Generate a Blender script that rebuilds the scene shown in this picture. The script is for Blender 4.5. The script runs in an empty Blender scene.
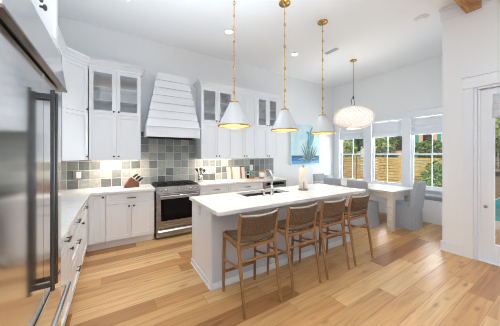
import bpy, bmesh, math, random
from mathutils import Vector, Matrix
random.seed(7)
S = bpy.context.scene
COL = S.collection
PI = math.pi

# ------------------------------------------------------------------ camera, world, lights, exposure
CAM_H = 1.494
F_PX = 215.0
cam_d = bpy.data.cameras.new('camera')
cam = bpy.data.objects.new('camera', cam_d); COL.objects.link(cam)
cam.location = (0, 0, CAM_H)
cam.rotation_euler = (PI / 2, 0, -math.radians(32.31))
cam_d.sensor_width = 36.0; cam_d.sensor_fit = 'HORIZONTAL'
cam_d.lens = F_PX / 500.0 * 36.0
cam_d.shift_y = -8.0 / 500.0
cam_d.clip_start = 0.02; cam_d.clip_end = 300
S.camera = cam

W = bpy.data.worlds.new('world'); S.world = W; W.use_nodes = True
wn = W.node_tree.nodes; wl = W.node_tree.links; wn.clear()
w_out = wn.new('ShaderNodeOutputWorld'); w_bg = wn.new('ShaderNodeBackground'); w_sky = wn.new('ShaderNodeTexSky')
w_sky.sky_type = 'NISHITA'; w_sky.sun_disc = False; w_sky.sun_elevation = math.radians(48); w_sky.sun_rotation = math.radians(120)
w_sky.air_density = 1.0; w_sky.dust_density = 2.5; w_sky.ozone_density = 1.0
w_bg.inputs['Strength'].default_value = 0.10
wl.new(w_sky.outputs[0], w_bg.inputs[0]); wl.new(w_bg.outputs[0], w_out.inputs[0])

def light(name, kind, loc, energy, color=(1, 1, 1), size=1, size_y=None, aim=None, spread=None, angle=None):
    d = bpy.data.lights.new(name, kind); d.energy = energy; d.color = color
    if kind == 'AREA':
        d.size = size
        if size_y: d.shape = 'RECTANGLE'; d.size_y = size_y
        if spread: d.spread = spread
    elif kind == 'SUN': d.angle = angle or 0.01
    else: d.shadow_soft_size = size
    if kind == 'SPOT':
        d.spot_size = angle or 2.0; d.spot_blend = 0.8
    o = bpy.data.objects.new(name, d); COL.objects.link(o); o.location = loc
    if aim: o.rotation_euler = Vector(aim).to_track_quat('-Z', 'Y').to_euler()
    return o

light('sun', 'SUN', (0, 0, 20), 4.6, (1.0, 0.93, 0.82), aim=(0.62, -0.30, -0.75), angle=0.02)
# added fill lamps behind the camera, then daylight through the nook windows and door
light('rear_fill', 'AREA', (1.7, -3.35, 1.3), 14, (0.82, 0.92, 1.0), 4.6, 2.0, aim=(0, .8, .5))  # added fill, standing in for windows assumed behind the camera
light('ceiling_uplight_fill', 'AREA', (.35, -1.0, 0.5), 215, (0.73, 0.87, 1.0), 2.8, 2.6, aim=(-.1, .42, 1), spread=1.2)  # added upward lamp out of view, brightens the ceiling
light('nook_daylight', 'AREA', (7.5, 3.0, 1.25), 300, (0.82, 0.93, 1.0), 3.4, 2.0, aim=(-.8, 0, 0.6))
light('door_daylight', 'AREA', (4.75, 0.35, 1.2), 6, (0.84, 0.93, 1.0), 0.8, 2.0, aim=(-1, 0, 0.3))
S.view_settings.view_transform = 'Standard'; S.view_settings.look = 'None'
S.view_settings.exposure = -0.13; S.view_settings.gamma = 1.0; S.view_settings.use_curve_mapping = False
S.cycles.use_denoising = True; S.cycles.filter_width = 0.9
S.cycles.max_bounces = 10; S.cycles.diffuse_bounces = 6; S.cycles.glossy_bounces = 4
S.cycles.transparent_max_bounces = 12; S.cycles.caustics_reflective = False; S.cycles.caustics_refractive = False
S.cycles.sample_clamp_indirect = 6

# ------------------------------------------------------------------ materials
def _new(name):
    m = bpy.data.materials.new(name); m.use_nodes = True
    return m, m.node_tree.nodes, m.node_tree.links, m.node_tree.nodes['Principled BSDF']

def srgb(r, g, b):
    def f(c):
        c /= 255.0
        return c / 12.92 if c <= 0.04045 else ((c + 0.055) / 1.055) ** 2.4
    return (f(r), f(g), f(b), 1)

def plain(name, rgb, rough=0.5, metal=0.0, var=0.03, scale=9.0, bump=0.0, spec=0.5, stretch=(1, 1, 1), coat=0.0):
    m, n, l, b = _new(name)
    c = srgb(*rgb)
    tc = n.new('ShaderNodeTexCoord'); mp = n.new('ShaderNodeMapping'); mp.inputs['Scale'].default_value = stretch
    nz = n.new('ShaderNodeTexNoise'); nz.inputs['Scale'].default_value = scale; nz.inputs['Detail'].default_value = 4
    l.new(tc.outputs['Object'], mp.inputs[0]); l.new(mp.outputs[0], nz.inputs['Vector'])
    mx = n.new('ShaderNodeMix'); mx.data_type = 'RGBA'
    mx.inputs[6].default_value = tuple(max(0, x * (1 - var)) for x in c[:3]) + (1,)
    mx.inputs[7].default_value = tuple(min(1, x * (1 + var)) for x in c[:3]) + (1,)
    l.new(nz.outputs['Fac'], mx.inputs[0]); l.new(mx.outputs[2], b.inputs['Base Color'])
    b.inputs['Roughness'].default_value = rough; b.inputs['Metallic'].default_value = metal
    b.inputs['Specular IOR Level'].default_value = spec
    if coat: b.inputs['Coat Weight'].default_value = coat
    if bump:
        bp = n.new('ShaderNodeBump'); bp.inputs['Strength'].default_value = bump; bp.inputs['Distance'].default_value = 0.01
        l.new(nz.outputs['Fac'], bp.inputs['Height']); l.new(bp.outputs[0], b.inputs['Normal'])
    return m

def emit(name, rgb, strength):
    m, n, l, b = _new(name); c = srgb(*rgb)
    b.inputs['Base Color'].default_value = c
    b.inputs['Emission Color'].default_value = c; b.inputs['Emission Strength'].default_value = strength
    return m

def glass(name, tint=(1, 1, 1), refl=0.08):
    m, n, l, b = _new(name); n.remove(b)
    o = [x for x in n if x.type == 'OUTPUT_MATERIAL'][0]
    t = n.new('ShaderNodeBsdfTransparent'); t.inputs[0].default_value = (*tint, 1)
    g = n.new('ShaderNodeBsdfGlossy'); g.inputs['Roughness'].default_value = 0.02
    x = n.new('ShaderNodeMixShader'); x.inputs[0].default_value = refl
    l.new(t.outputs[0], x.inputs[1]); l.new(g.outputs[0], x.inputs[2]); l.new(x.outputs[0], o.inputs[0])
    return m

def math_n(n, l, op, a, bval=None):
    q = n.new('ShaderNodeMath'); q.operation = op
    for i, val in enumerate((a, bval)):
        if val is None: continue
        if isinstance(val, (int, float)): q.inputs[i].default_value = val
        else: l.new(val, q.inputs[i])
    return q.outputs[0]

def ramp(n, l, fac, stops):
    r = n.new('ShaderNodeValToRGB'); e = r.color_ramp.elements
    while len(e) < len(stops): e.new(0.5)
    for i, (p, c) in enumerate(stops):
        e[i].position = p; e[i].color = srgb(*c)
    l.new(fac, r.inputs[0]); return r.outputs[0]

def mixc(n, l, fac, a, b, blend='MIX'):
    x = n.new('ShaderNodeMix'); x.data_type = 'RGBA'; x.blend_type = blend
    for i, v in ((0, fac), (6, a), (7, b)):
        if isinstance(v, (int, float)): x.inputs[i].default_value = v
        elif isinstance(v, tuple): x.inputs[i].default_value = v
        else: l.new(v, x.inputs[i])
    return x.outputs[2]

def floor_material():
    m, n, l, b = _new('oak_planks')
    g = n.new('ShaderNodeNewGeometry'); sp = n.new('ShaderNodeSeparateXYZ'); l.new(g.outputs['Position'], sp.inputs[0])
    x, y = sp.outputs[0], sp.outputs[1]
    PW, PL = 0.19, 1.55
    yr = math_n(n, l, 'DIVIDE', math_n(n, l, 'ADD', y, 20.0), PW)
    row = math_n(n, l, 'FLOOR', yr); fy = math_n(n, l, 'FRACT', yr)
    wn1 = n.new('ShaderNodeTexWhiteNoise'); wn1.noise_dimensions = '1D'; l.new(row, wn1.inputs['W'])
    off = math_n(n, l, 'MULTIPLY', wn1.outputs['Value'], 7.3)
    xr = math_n(n, l, 'ADD', math_n(n, l, 'DIVIDE', math_n(n, l, 'ADD', x, 20.0), PL), off)
    colm = math_n(n, l, 'FLOOR', xr); fx = math_n(n, l, 'FRACT', xr)
    cb = n.new('ShaderNodeCombineXYZ'); l.new(row, cb.inputs[0]); l.new(colm, cb.inputs[1])
    wn2 = n.new('ShaderNodeTexWhiteNoise'); wn2.noise_dimensions = '2D'; l.new(cb.outputs[0], wn2.inputs['Vector'])
    rnd = wn2.outputs['Value']
    base = ramp(n, l, rnd, [(0.0, (158, 108, 62)), (0.22, (196, 146, 92)), (0.65, (212, 167, 112)), (1.0, (226, 188, 136))])
    # grain
    gv = n.new('ShaderNodeCombineXYZ')
    l.new(math_n(n, l, 'ADD', math_n(n, l, 'MULTIPLY', x, 1.6), math_n(n, l, 'MULTIPLY', rnd, 37.0)), gv.inputs[0])
    l.new(math_n(n, l, 'MULTIPLY', y, 26.0), gv.inputs[1]); l.new(math_n(n, l, 'MULTIPLY', rnd, 11.0), gv.inputs[2])
    nz = n.new('ShaderNodeTexNoise'); nz.inputs['Scale'].default_value = 1.0; nz.inputs['Detail'].default_value = 6; nz.inputs['Distortion'].default_value = 0.9
    l.new(gv.outputs[0], nz.inputs['Vector'])
    gr = ramp(n, l, nz.outputs['Fac'], [(0.30, (150, 128, 108)), (0.5, (226, 217, 208)), (0.70, (255, 255, 255))])
    c = mixc(n, l, 0.5, base, gr, 'MULTIPLY')
    gv2 = n.new('ShaderNodeCombineXYZ')
    l.new(math_n(n, l, 'ADD', math_n(n, l, 'MULTIPLY', x, 3.0), math_n(n, l, 'MULTIPLY', rnd, 17.0)), gv2.inputs[0])
    l.new(math_n(n, l, 'MULTIPLY', y, 8.0), gv2.inputs[1])
    kn = n.new('ShaderNodeTexVoronoi'); kn.inputs['Scale'].default_value = 1.0; l.new(gv2.outputs[0], kn.inputs['Vector'])
    kf = ramp(n, l, kn.outputs['Distance'], [(0.0, (120, 80, 48)), (0.10, (200, 180, 160)), (0.22, (255, 255, 255))])
    c = mixc(n, l, 0.55, c, kf, 'MULTIPLY')
    # seams
    ey = math_n(n, l, 'MINIMUM', fy, math_n(n, l, 'SUBTRACT', 1.0, fy)); ex = math_n(n, l, 'MINIMUM', fx, math_n(n, l, 'SUBTRACT', 1.0, fx))
    sy = math_n(n, l, 'LESS_THAN', ey, 0.010); sx = math_n(n, l, 'LESS_THAN', ex, 0.0012)
    seam = math_n(n, l, 'MAXIMUM', sy, sx)
    c = mixc(n, l, math_n(n, l, 'MULTIPLY', seam, 0.55), c, srgb(92, 62, 38))
    l.new(c, b.inputs['Base Color'])
    b.inputs['Roughness'].default_value = 0.36; b.inputs['Specular IOR Level'].default_value = 0.45
    bp = n.new('ShaderNodeBump'); bp.inputs['Strength'].default_value = 0.12; bp.inputs['Distance'].default_value = 0.004
    l.new(nz.outputs['Fac'], bp.inputs['Height']); l.new(bp.outputs[0], b.inputs['Normal'])
    return m

def tile_material():
    m, n, l, b = _new('zellige_tile')
    g = n.new('ShaderNodeNewGeometry'); sp = n.new('ShaderNodeSeparateXYZ'); l.new(g.outputs['Position'], sp.inputs[0])
    T = 0.157
    s = math_n(n, l, 'ADD', sp.outputs[0], math_n(n, l, 'MULTIPLY', sp.outputs[1], 1.0))
    ur = math_n(n, l, 'DIVIDE', math_n(n, l, 'ADD', s, 9.97), T); vr = math_n(n, l, 'DIVIDE', math_n(n, l, 'SUBTRACT', sp.outputs[2], 0.914), T)
    cb = n.new('ShaderNodeCombineXYZ'); l.new(math_n(n, l, 'FLOOR', ur), cb.inputs[0]); l.new(math_n(n, l, 'FLOOR', vr), cb.inputs[1])
    w = n.new('ShaderNodeTexWhiteNoise'); w.noise_dimensions = '2D'; l.new(cb.outputs[0], w.inputs['Vector'])
    base = ramp(n, l, w.outputs['Value'], [(0.0, (98, 104, 105)), (0.2, (124, 131, 131)), (0.5, (150, 156, 154)), (0.8, (170, 174, 171)), (1.0, (192, 191, 184))])
    nz = n.new('ShaderNodeTexNoise'); nz.inputs['Scale'].default_value = 22; nz.inputs['Detail'].default_value = 3; l.new(g.outputs['Position'], nz.inputs['Vector'])
    c = mixc(n, l, 0.6, base, ramp(n, l, nz.outputs['Fac'], [(0.3, (205, 205, 205)), (0.7, (255, 255, 255))]), 'MULTIPLY')
    fu, fv = math_n(n, l, 'FRACT', ur), math_n(n, l, 'FRACT', vr)
    e = math_n(n, l, 'MINIMUM', math_n(n, l, 'MINIMUM', fu, math_n(n, l, 'SUBTRACT', 1.0, fu)), math_n(n, l, 'MINIMUM', fv, math_n(n, l, 'SUBTRACT', 1.0, fv)))
    c = mixc(n, l, math_n(n, l, 'LESS_THAN', e, 0.028), c, srgb(196, 198, 194))
    l.new(c, b.inputs['Base Color']); b.inputs['Roughness'].default_value = 0.22
    bp = n.new('ShaderNodeBump'); bp.inputs['Strength'].default_value = 0.25; bp.inputs['Distance'].default_value = 0.006
    h = math_n(n, l, 'ADD', math_n(n, l, 'MULTIPLY', math_n(n, l, 'MINIMUM', e, 0.05), 12.0), nz.outputs['Fac'])
    l.new(h, bp.inputs['Height']); l.new(bp.outputs[0], b.inputs['Normal'])
    return m

def quartz_material():
    m, n, l, b = _new('quartz')
    g = n.new('ShaderNodeNewGeometry')
    nz = n.new('ShaderNodeTexNoise'); nz.inputs['Scale'].default_value = 1.3; nz.inputs['Detail'].default_value = 8; nz.inputs['Distortion'].default_value = 1.2
    l.new(g.outputs['Position'], nz.inputs['Vector'])
    d = math_n(n, l, 'ABSOLUTE', math_n(n, l, 'SUBTRACT', nz.outputs['Fac'], 0.5))
    c = ramp(n, l, d, [(0.0, (228, 227, 225)), (0.008, (238, 237, 235)), (0.03, (243, 243, 242)), (1.0, (244, 244, 243))])
    l.new(c, b.inputs['Base Color']); b.inputs['Roughness'].default_value = 0.22
    return m

def wood(name, dark, light_, axis=2, scale=6.0, rough=0.45, stretch=12.0):
    m, n, l, b = _new(name)
    tc = n.new('ShaderNodeTexCoord'); mp = n.new('ShaderNodeMapping')
    sc = [stretch] * 3; sc[axis] = 1.0; mp.inputs['Scale'].default_value = sc
    nz = n.new('ShaderNodeTexNoise'); nz.inputs['Scale'].default_value = scale; nz.inputs['Detail'].default_value = 5; nz.inputs['Distortion'].default_value = 0.6
    l.new(tc.outputs['Object'], mp.inputs[0]); l.new(mp.outputs[0], nz.inputs['Vector'])
    l.new(ramp(n, l, nz.outputs['Fac'], [(0.3, dark), (0.7, light_)]), b.inputs['Base Color'])
    b.inputs['Roughness'].default_value = rough
    return m

def steel(name, rgb=(178, 178, 178), rough=0.16, axis=2, amount=0.06):
    m, n, l, b = _new(name)
    tc = n.new('ShaderNodeTexCoord'); mp = n.new('ShaderNodeMapping')
    sc = [2.0, 2.0, 2.0]; sc[axis] = 240.0; mp.inputs['Scale'].default_value = sc
    nz = n.new('ShaderNodeTexNoise'); nz.inputs['Scale'].default_value = 1.0; nz.inputs['Detail'].default_value = 3
    l.new(tc.outputs['Object'], mp.inputs[0]); l.new(mp.outputs[0], nz.inputs['Vector'])
    b.inputs['Base Color'].default_value = srgb(*rgb); b.inputs['Metallic'].default_value = 1
    r = math_n(n, l, 'ADD', math_n(n, l, 'MULTIPLY', nz.outputs['Fac'], amount), rough)
    l.new(r, b.inputs['Roughness'])
    return m

def woven(name, dark, light_, su=70.0, sv=70.0):
    m, n, l, b = _new(name)
    tc = n.new('ShaderNodeTexCoord'); sp = n.new('ShaderNodeSeparateXYZ'); l.new(tc.outputs['Object'], sp.inputs[0])
    a = math_n(n, l, 'MULTIPLY', sp.outputs[0], su)
    c = math_n(n, l, 'MULTIPLY', math_n(n, l, 'ADD', sp.outputs[1], sp.outputs[2]), sv)
    par = math_n(n, l, 'MODULO', math_n(n, l, 'ADD', math_n(n, l, 'FLOOR', a), math_n(n, l, 'FLOOR', c)), 2.0)
    s1 = math_n(n, l, 'ABSOLUTE', math_n(n, l, 'SINE', math_n(n, l, 'MULTIPLY', a, PI)))
    s2 = math_n(n, l, 'ABSOLUTE', math_n(n, l, 'SINE', math_n(n, l, 'MULTIPLY', c, PI)))
    mxn = n.new('ShaderNodeMix'); l.new(par, mxn.inputs[0]); l.new(s1, mxn.inputs[2]); l.new(s2, mxn.inputs[3])
    nz = n.new('ShaderNodeTexNoise'); nz.inputs['Scale'].default_value = 26; l.new(tc.outputs['Object'], nz.inputs['Vector'])
    f = math_n(n, l, 'ADD', math_n(n, l, 'MULTIPLY', mxn.outputs[0], 0.7), math_n(n, l, 'MULTIPLY', nz.outputs['Fac'], 0.4))
    l.new(ramp(n, l, f, [(0.15, dark), (0.9, light_)]), b.inputs['Base Color'])
    b.inputs['Roughness'].default_value = 0.75
    bp = n.new('ShaderNodeBump'); bp.inputs['Strength'].default_value = 0.6; bp.inputs['Distance'].default_value = 0.004
    l.new(mxn.outputs[0], bp.inputs['Height']); l.new(bp.outputs[0], b.inputs['Normal'])
    return m

def fabric(name, rgb, var=0.14):
    return plain(name, rgb, 0.92, 0, var, 160, 0.35, 0.2, (1, 1, 0.35))

def leaf_mat(name, c1, c2, c3):
    m, n, l, b = _new(name)
    g = n.new('ShaderNodeNewGeometry')
    l.new(ramp(n, l, g.outputs['Random Per Island'], [(0.0, c1), (0.5, c2), (1.0, c3)]), b.inputs['Base Color'])
    b.inputs['Roughness'].default_value = 0.55
    return m

M = {}
M['wall'] = plain('wall_paint', (243, 244, 245), 0.7, 0, 0.01, 3, 0.02, 0.25)
M['ceiling'] = plain('ceiling_paint', (245, 246, 247), 0.8, 0, 0.01, 3, 0.02, 0.2)
M['trim'] = plain('trim_paint', (241, 243, 247), 0.4, 0, 0.01, 4)
M['cab'] = plain('cabinet_paint', (240, 243, 247), 0.34, 0, 0.01, 4)
M['cab_in'] = plain('cabinet_interior', (243, 244, 245), 0.5, 0, 0.01, 4)
M['island'] = plain('island_paint', (216, 221, 230), 0.4, 0, 0.01, 4)
M['floor'] = floor_material()
M['tile'] = tile_material()
M['quartz'] = quartz_material()
M['steel'] = steel('brushed_steel', (234, 235, 237), 0.10, 2)
M['steel_h'] = steel('range_steel', (172, 171, 170), 0.24, 2)
M['dark_steel'] = steel('dark_steel', (118, 118, 120), 0.26, 0)
M['handle_steel'] = steel('handle_steel', (98, 98, 100), 0.22, 0)
M['lip'] = steel('bronze_steel', (128, 118, 110), 0.22, 1)
M['chrome'] = plain('chrome', (214, 214, 216), 0.10, 1, 0.02)
M['nickel'] = plain('aged_nickel', (84, 82, 80), 0.38, 1, 0.05)
M['brass'] = plain('brass', (196, 158, 92), 0.26, 1, 0.06)
M['black'] = plain('black_iron', (24, 24, 26), 0.5, 0, 0.1, 30)
M['black_glass'] = plain('black_glass', (8, 8, 9), 0.05, 0, 0.0, spec=.22)
M['black_gap'] = plain('gap_shade_black', (14, 14, 15), 0.7)  # black standing in for shade in the refrigerator door gap
M['plastic'] = plain('white_plastic', (240, 240, 240), 0.35)
M['steel_plate'] = plain('steel_plate', (168, 166, 162), 0.4, 1, 0.03)
M['stool'] = wood('stool_oak', (122, 82, 48), (164, 116, 70), 2, 9, 0.45)
M['weave'] = woven('seagrass_weave', (36, 24, 14), (120, 90, 64), 60, 60)
M['weave_pale'] = plain('pale_cord', (186, 172, 154), 0.8, 0, 0.15, 80, 0.3)
M['table'] = wood('whitewashed_wood', (188, 178, 166), (222, 214, 204), 1, 7, 0.55)
M['slip'] = plain('slipcover_grey', (172, 176, 182), 0.92, 0, 0.24, 60, 0.5, 0.2, (1, 1, 0.4))
M['pillow'] = fabric('pillow_pale', (176, 184, 190))
M['cushion'] = fabric('cushion_grey', (150, 153, 158))
M['rattan'] = plain('white_rattan', (232, 220, 212), 0.6, 0, 0.04, 30)
M['shade'] = plain('shade_enamel', (214, 214, 214), 0.4, 0, 0.01)
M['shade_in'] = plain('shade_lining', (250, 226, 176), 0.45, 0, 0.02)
M['bulb'] = emit('bulb_warm', (255, 226, 170), 9)
M['strip'] = emit('strip_diffuser', (255, 236, 200), 3)
M['liner'] = emit('lit_liner', (255, 250, 246), .8)
M['can'] = emit('can_lens', (255, 250, 240), 8)
M['globe_bulb'] = emit('globe_bulb', (255, 246, 236), 5)
M['glass'] = glass('clear_glass', (1, 1, 1), 0.05)
M['cab_glass'] = glass('cabinet_glass', (0.98, 0.98, 0.98), 0.04)
M['jar_glass'] = glass('jar_glass', (0.80, 0.88, 0.84), 0.12)
M['roman'] = fabric('roman_shade', (232, 234, 236), 0.03)
_n, _l = M['roman'].node_tree.nodes, M['roman'].node_tree.links
_tr = _n.new('ShaderNodeBsdfTranslucent'); _tr.inputs[0].default_value = srgb(240, 242, 246); _mx = _n.new('ShaderNodeMixShader'); _mx.inputs[0].default_value = .15
_l.new(_n['Principled BSDF'].outputs[0], _mx.inputs[1]); _l.new(_tr.outputs[0], _mx.inputs[2]); _l.new(_mx.outputs[0], [q for q in _n if q.type == 'OUTPUT_MATERIAL'][0].inputs[0])
M['towel'] = plain('paper_towel', (232, 227, 216), 0.9, 0, 0.02, 60, 0.2)
M['walnut'] = wood('knife_block_wood', (92, 50, 30), (142, 84, 54), 2, 9, 0.45)
M['acacia'] = wood('honey_wood', (172, 112, 52), (206, 148, 82), 2, 9, 0.45)
M['marble'] = plain('white_board', (238, 234, 226), 0.35, 0, 0.03, 12)
M['ceramic'] = plain('white_ceramic', (238, 236, 232), 0.25, 0, 0.01)
M['crock'] = plain('silver_crock', (196, 190, 180), 0.22, 1, 0.05)
M['beam'] = wood('timber_beam', (150, 98, 48), (206, 156, 92), 0, 4, 0.6, 7)
M['vent'] = plain('vent_grey', (196, 197, 198), 0.5)
M['fence'] = wood('fence_cedar', (150, 122, 62), (196, 164, 98), 1, 3, 0.8, 9)
M['ground'] = plain('garden_soil', (120, 104, 82), 0.95, 0, 0.2, 3)
M['deck'] = plain('pool_deck', (206, 192, 172), 0.85, 0, 0.08, 6)
M['water'] = plain('pool_water', (58, 176, 186), 0.06, 0, 0.12, 2, 0.05)
M['leaf_a'] = leaf_mat('leaves_bright', (92, 128, 44), (172, 194, 76), (226, 232, 132))
M['leaf_b'] = leaf_mat('leaves_dark', (46, 80, 34), (104, 142, 60), (170, 192, 100))
M['trunk'] = wood('bark', (96, 78, 60), (150, 126, 100), 2, 5, 0.9, 5)
M['teal'] = plain('teal_siding', (84, 172, 166), 0.8, 0, 0.04, 3)
M['cream'] = plain('cream_siding', (236, 206, 150), 0.8, 0, 0.04, 3)
M['house_white'] = plain('house_trim', (238, 238, 236), 0.7)
M['house_dark'] = plain('house_window', (66, 54, 46), 0.2)
M['roof'] = plain('house_roof', (140, 134, 128), 0.8, 0, 0.1, 8)

# ------------------------------------------------------------------ mesh builder
def root_loc(o):
    v = Vector((0, 0, 0))
    while o is not None:
        v += o.location; o = o.parent
    return v

class Fr:
    """a local frame: u along the front, w up, n out of the front"""
    def __init__(s, O, U, N): s.O, s.U, s.N = Vector(O), Vector(U).normalized(), Vector(N).normalized()
    def p(s, u, w, n): return s.O + s.U * u + Vector((0, 0, w)) + s.N * n

class MB:
    def __init__(s): s.v, s.f, s.sm, s.mi = [], [], [], []; s.cur = 0
    def add(s, vs, fs, smooth=False):
        k = len(s.v); s.v += [tuple(p) for p in vs]
        for f in fs: s.f.append([i + k for i in f]); s.sm.append(smooth); s.mi.append(s.cur)
        return s
    def hexa(s, p, smooth=False):
        return s.add(p, [(0, 3, 2, 1), (4, 5, 6, 7), (0, 1, 5, 4), (1, 2, 6, 5), (2, 3, 7, 6), (3, 0, 4, 7)], smooth)
    def box(s, x0, x1, y0, y1, z0, z1):
        return s.hexa([(x0, y0, z0), (x1, y0, z0), (x1, y1, z0), (x0, y1, z0), (x0, y0, z1), (x1, y0, z1), (x1, y1, z1), (x0, y1, z1)])
    def fbox(s, fr, u0, u1, w0, w1, n0, n1):
        return s.hexa([fr.p(u0, w0, n0), fr.p(u1, w0, n0), fr.p(u1, w0, n1), fr.p(u0, w0, n1),
                       fr.p(u0, w1, n0), fr.p(u1, w1, n0), fr.p(u1, w1, n1), fr.p(u0, w1, n1)])
    def prism(s, bot, top):
        n = len(bot)
        return s.add(list(bot) + list(top), [tuple(range(n - 1, -1, -1)), tuple(range(n, 2 * n))] + [(i, (i + 1) % n, n + (i + 1) % n, n + i) for i in range(n)])
    def poly(s, pts, z0, z1): return s.prism([(x, y, z0) for x, y in pts], [(x, y, z1) for x, y in pts])
    def tube(s, pts, r, seg=10, smooth=True, square=False, closed=False):
        pts = [Vector(p) for p in pts]; n = len(pts)
        rs = r if isinstance(r, (list, tuple)) else [r] * n
        rings = []; ref = None
        for i, p in enumerate(pts):
            if closed: t = pts[(i + 1) % n] - pts[i - 1]
            else: t = pts[min(i + 1, n - 1)] - pts[max(i - 1, 0)]
            t.normalize()
            if ref is None:
                ref = Vector((1, 0, 0)) if abs(t.x) < 0.8 else Vector((0, 1, 0))
            a = (ref - t * ref.dot(t)).normalized(); b = t.cross(a); ref = a
            o = PI / 4 if square else 0
            rings.append([p + (a * math.cos(o + 2 * PI * k / seg) + b * math.sin(o + 2 * PI * k / seg)) * rs[i] for k in range(seg)])
        vs = [q for ring in rings for q in ring]
        m = n if closed else n - 1
        fs = [(i * seg + k, i * seg + (k + 1) % seg, ((i + 1) % n) * seg + (k + 1) % seg, ((i + 1) % n) * seg + k) for i in range(m) for k in range(seg)]
        s.add(vs, fs, smooth)
        if not closed:
            s.add(rings[0], [tuple(range(seg))]); s.add(rings[-1], [tuple(range(seg))])
        return s
    def bar(s, p0, p1, w, d=None): return s.tube([p0, p1], [w * 0.7071] * 2, 4, False, True)
    def lathe(s, prof, c=(0, 0, 0), seg=24, smooth=True, axis='z'):
        vs, fs = [], []
        for r, h in prof:
            for k in range(seg):
                a = 2 * PI * k / seg; x, y = r * math.cos(a), r * math.sin(a)
                q = (x, y, h) if axis == 'z' else ((h, x, y) if axis == 'x' else (x, h, y))
                vs.append((c[0] + q[0], c[1] + q[1], c[2] + q[2]))
        for i in range(len(prof) - 1):
            for k in range(seg): fs.append((i * seg + k, i * seg + (k + 1) % seg, (i + 1) * seg + (k + 1) % seg, (i + 1) * seg + k))
        s.add(vs, fs, smooth)
        if prof[0] == prof[-1]: return s
        if prof[0][0] > 1e-5: s.add(vs[:seg], [tuple(range(seg))])
        if prof[-1][0] > 1e-5: s.add(vs[-seg:], [tuple(range(seg))])
        return s
    def ball(s, c, r, seg=12, sc=(1, 1, 1)):
        n = seg // 2
        prof = [(max(1e-6, math.sin(PI * i / n)), -math.cos(PI * i / n)) for i in range(n + 1)]
        vs, fs = [], []
        for pr, h in prof:
            for k in range(seg):
                a = 2 * PI * k / seg
                vs.append((c[0] + r * sc[0] * pr * math.cos(a), c[1] + r * sc[1] * pr * math.sin(a), c[2] + r * sc[2] * h))
        for i in range(n):
            for k in range(seg): fs.append((i * seg + k, i * seg + (k + 1) % seg, (i + 1) * seg + (k + 1) % seg, (i + 1) * seg + k))
        return s.add(vs, fs, True)
    def slab(s, top, bot, smooth=True):
        """closed slab between two grids of points of the same size"""
        nr, nc = len(top), len(top[0])
        vs = [p for r in top for p in r] + [p for r in bot for p in r]; K = nr * nc
        fs = []
        for i in range(nr - 1):
            for j in range(nc - 1):
                a = i * nc + j; fs.append((a, a + 1, a + nc + 1, a + nc)); fs.append((K + a, K + a + nc, K + a + nc + 1, K + a + 1))
        for j in range(nc - 1):
            fs.append((j, K + j, K + j + 1, j + 1)); a = (nr - 1) * nc + j; fs.append((a, a + 1, K + a + 1, K + a))
        for i in range(nr - 1):
            a = i * nc; fs.append((a, a + nc, K + a + nc, K + a)); a = i * nc + nc - 1; fs.append((a, K + a, K + a + nc, a + nc))
        return s.add(vs, fs, smooth)
    def build(s, name, mat, parent=None, bevel=0.0, label=None, loc=None, subsurf=0, seg=2):
        off = root_loc(parent) if parent else Vector((0, 0, 0))
        if loc is not None: off = Vector(loc)
        me = bpy.data.meshes.new(name)
        me.from_pydata([(p[0] - off.x, p[1] - off.y, p[2] - off.z) for p in s.v], [], s.f)
        for i, p in enumerate(me.polygons): p.use_smooth = s.sm[i]; p.material_index = s.mi[i]
        bm = bmesh.new(); bm.from_mesh(me); bmesh.ops.recalc_face_normals(bm, faces=bm.faces); bm.to_mesh(me); bm.free()
        for q in (mat if isinstance(mat, (list, tuple)) else [mat]): me.materials.append(q)
        o = bpy.data.objects.new(name, me); COL.objects.link(o)
        if parent: o.parent = parent
        elif loc is not None: o.location = loc
        if bevel:
            b = o.modifiers.new('bevel', 'BEVEL'); b.width = bevel; b.segments = seg; b.limit_method = 'ANGLE'; b.angle_limit = 0.6; b.harden_normals = False
        if subsurf:
            b = o.modifiers.new('subsurf', 'SUBSURF'); b.levels = subsurf; b.render_levels = subsurf
        if label: o['label'] = label
        return o

def tag(o, label, cat, group=None):
    o['label'] = label; o['category'] = cat
    if group: o['group'] = group
    return o

def thing(name, label, cat, loc=(0, 0, 0), group=None):
    o = bpy.data.objects.new(name, None); COL.objects.link(o); o.location = loc
    o.empty_display_size = 0.1
    return tag(o, label, cat, group)

def struct(o): o['kind'] = 'structure'; return o

KIDS = {}
def copy_tree(o, loc, label, group=None):
    def cp(src, par):
        c = src.copy(); COL.objects.link(c); c.parent = par
        for ch in list(src.children):
            if ch.type != 'LIGHT': cp(ch, c)
        return c
    r = cp(o, None); r.location = loc; r['label'] = label
    if group: r['group'] = group
    return r

# ------------------------------------------------------------------ room shell
XL, XD, XW, YB, YR, YN, CZ = -0.97, 4.36, 6.35, 4.68, -3.6, 1.24, 3.78
BSP = 4.672            # face of the tile on the back wall
struct(MB().box(XL - .15, XW + .15, YR - .15, YB + .15, -0.12, 0).build('floor', M['floor']))
struct(MB().box(XL - .15, XW + .15, YR - .15, YB + .15, CZ, CZ + .2).build('ceiling', M['ceiling']))
struct(MB().box(XL - .15, XL, YR - .15, YB + .15, 0, CZ).build('wall_left', M['wall']))
struct(MB().box(XL, XW, YB, YB + .15, 0, CZ).build('wall_back', M['wall']))
# breakfast-nook window wall
WIN = [(3.63, 4.44), (2.61, 3.40), (1.61, 2.42)]
SZ, HZ = 0.68, 2.446
w = MB(); w.box(XW, XW + .15, YN, YB + .15, 0, SZ); w.box(XW, XW + .15, YN, YB + .15, HZ, CZ)
for a, b in ((YN, 1.61), (2.42, 2.61), (3.40, 3.63), (4.44, YB + .15)): w.box(XW, XW + .15, a, b, SZ, HZ)
struct(w.build('wall_window', M['wall']))
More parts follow.
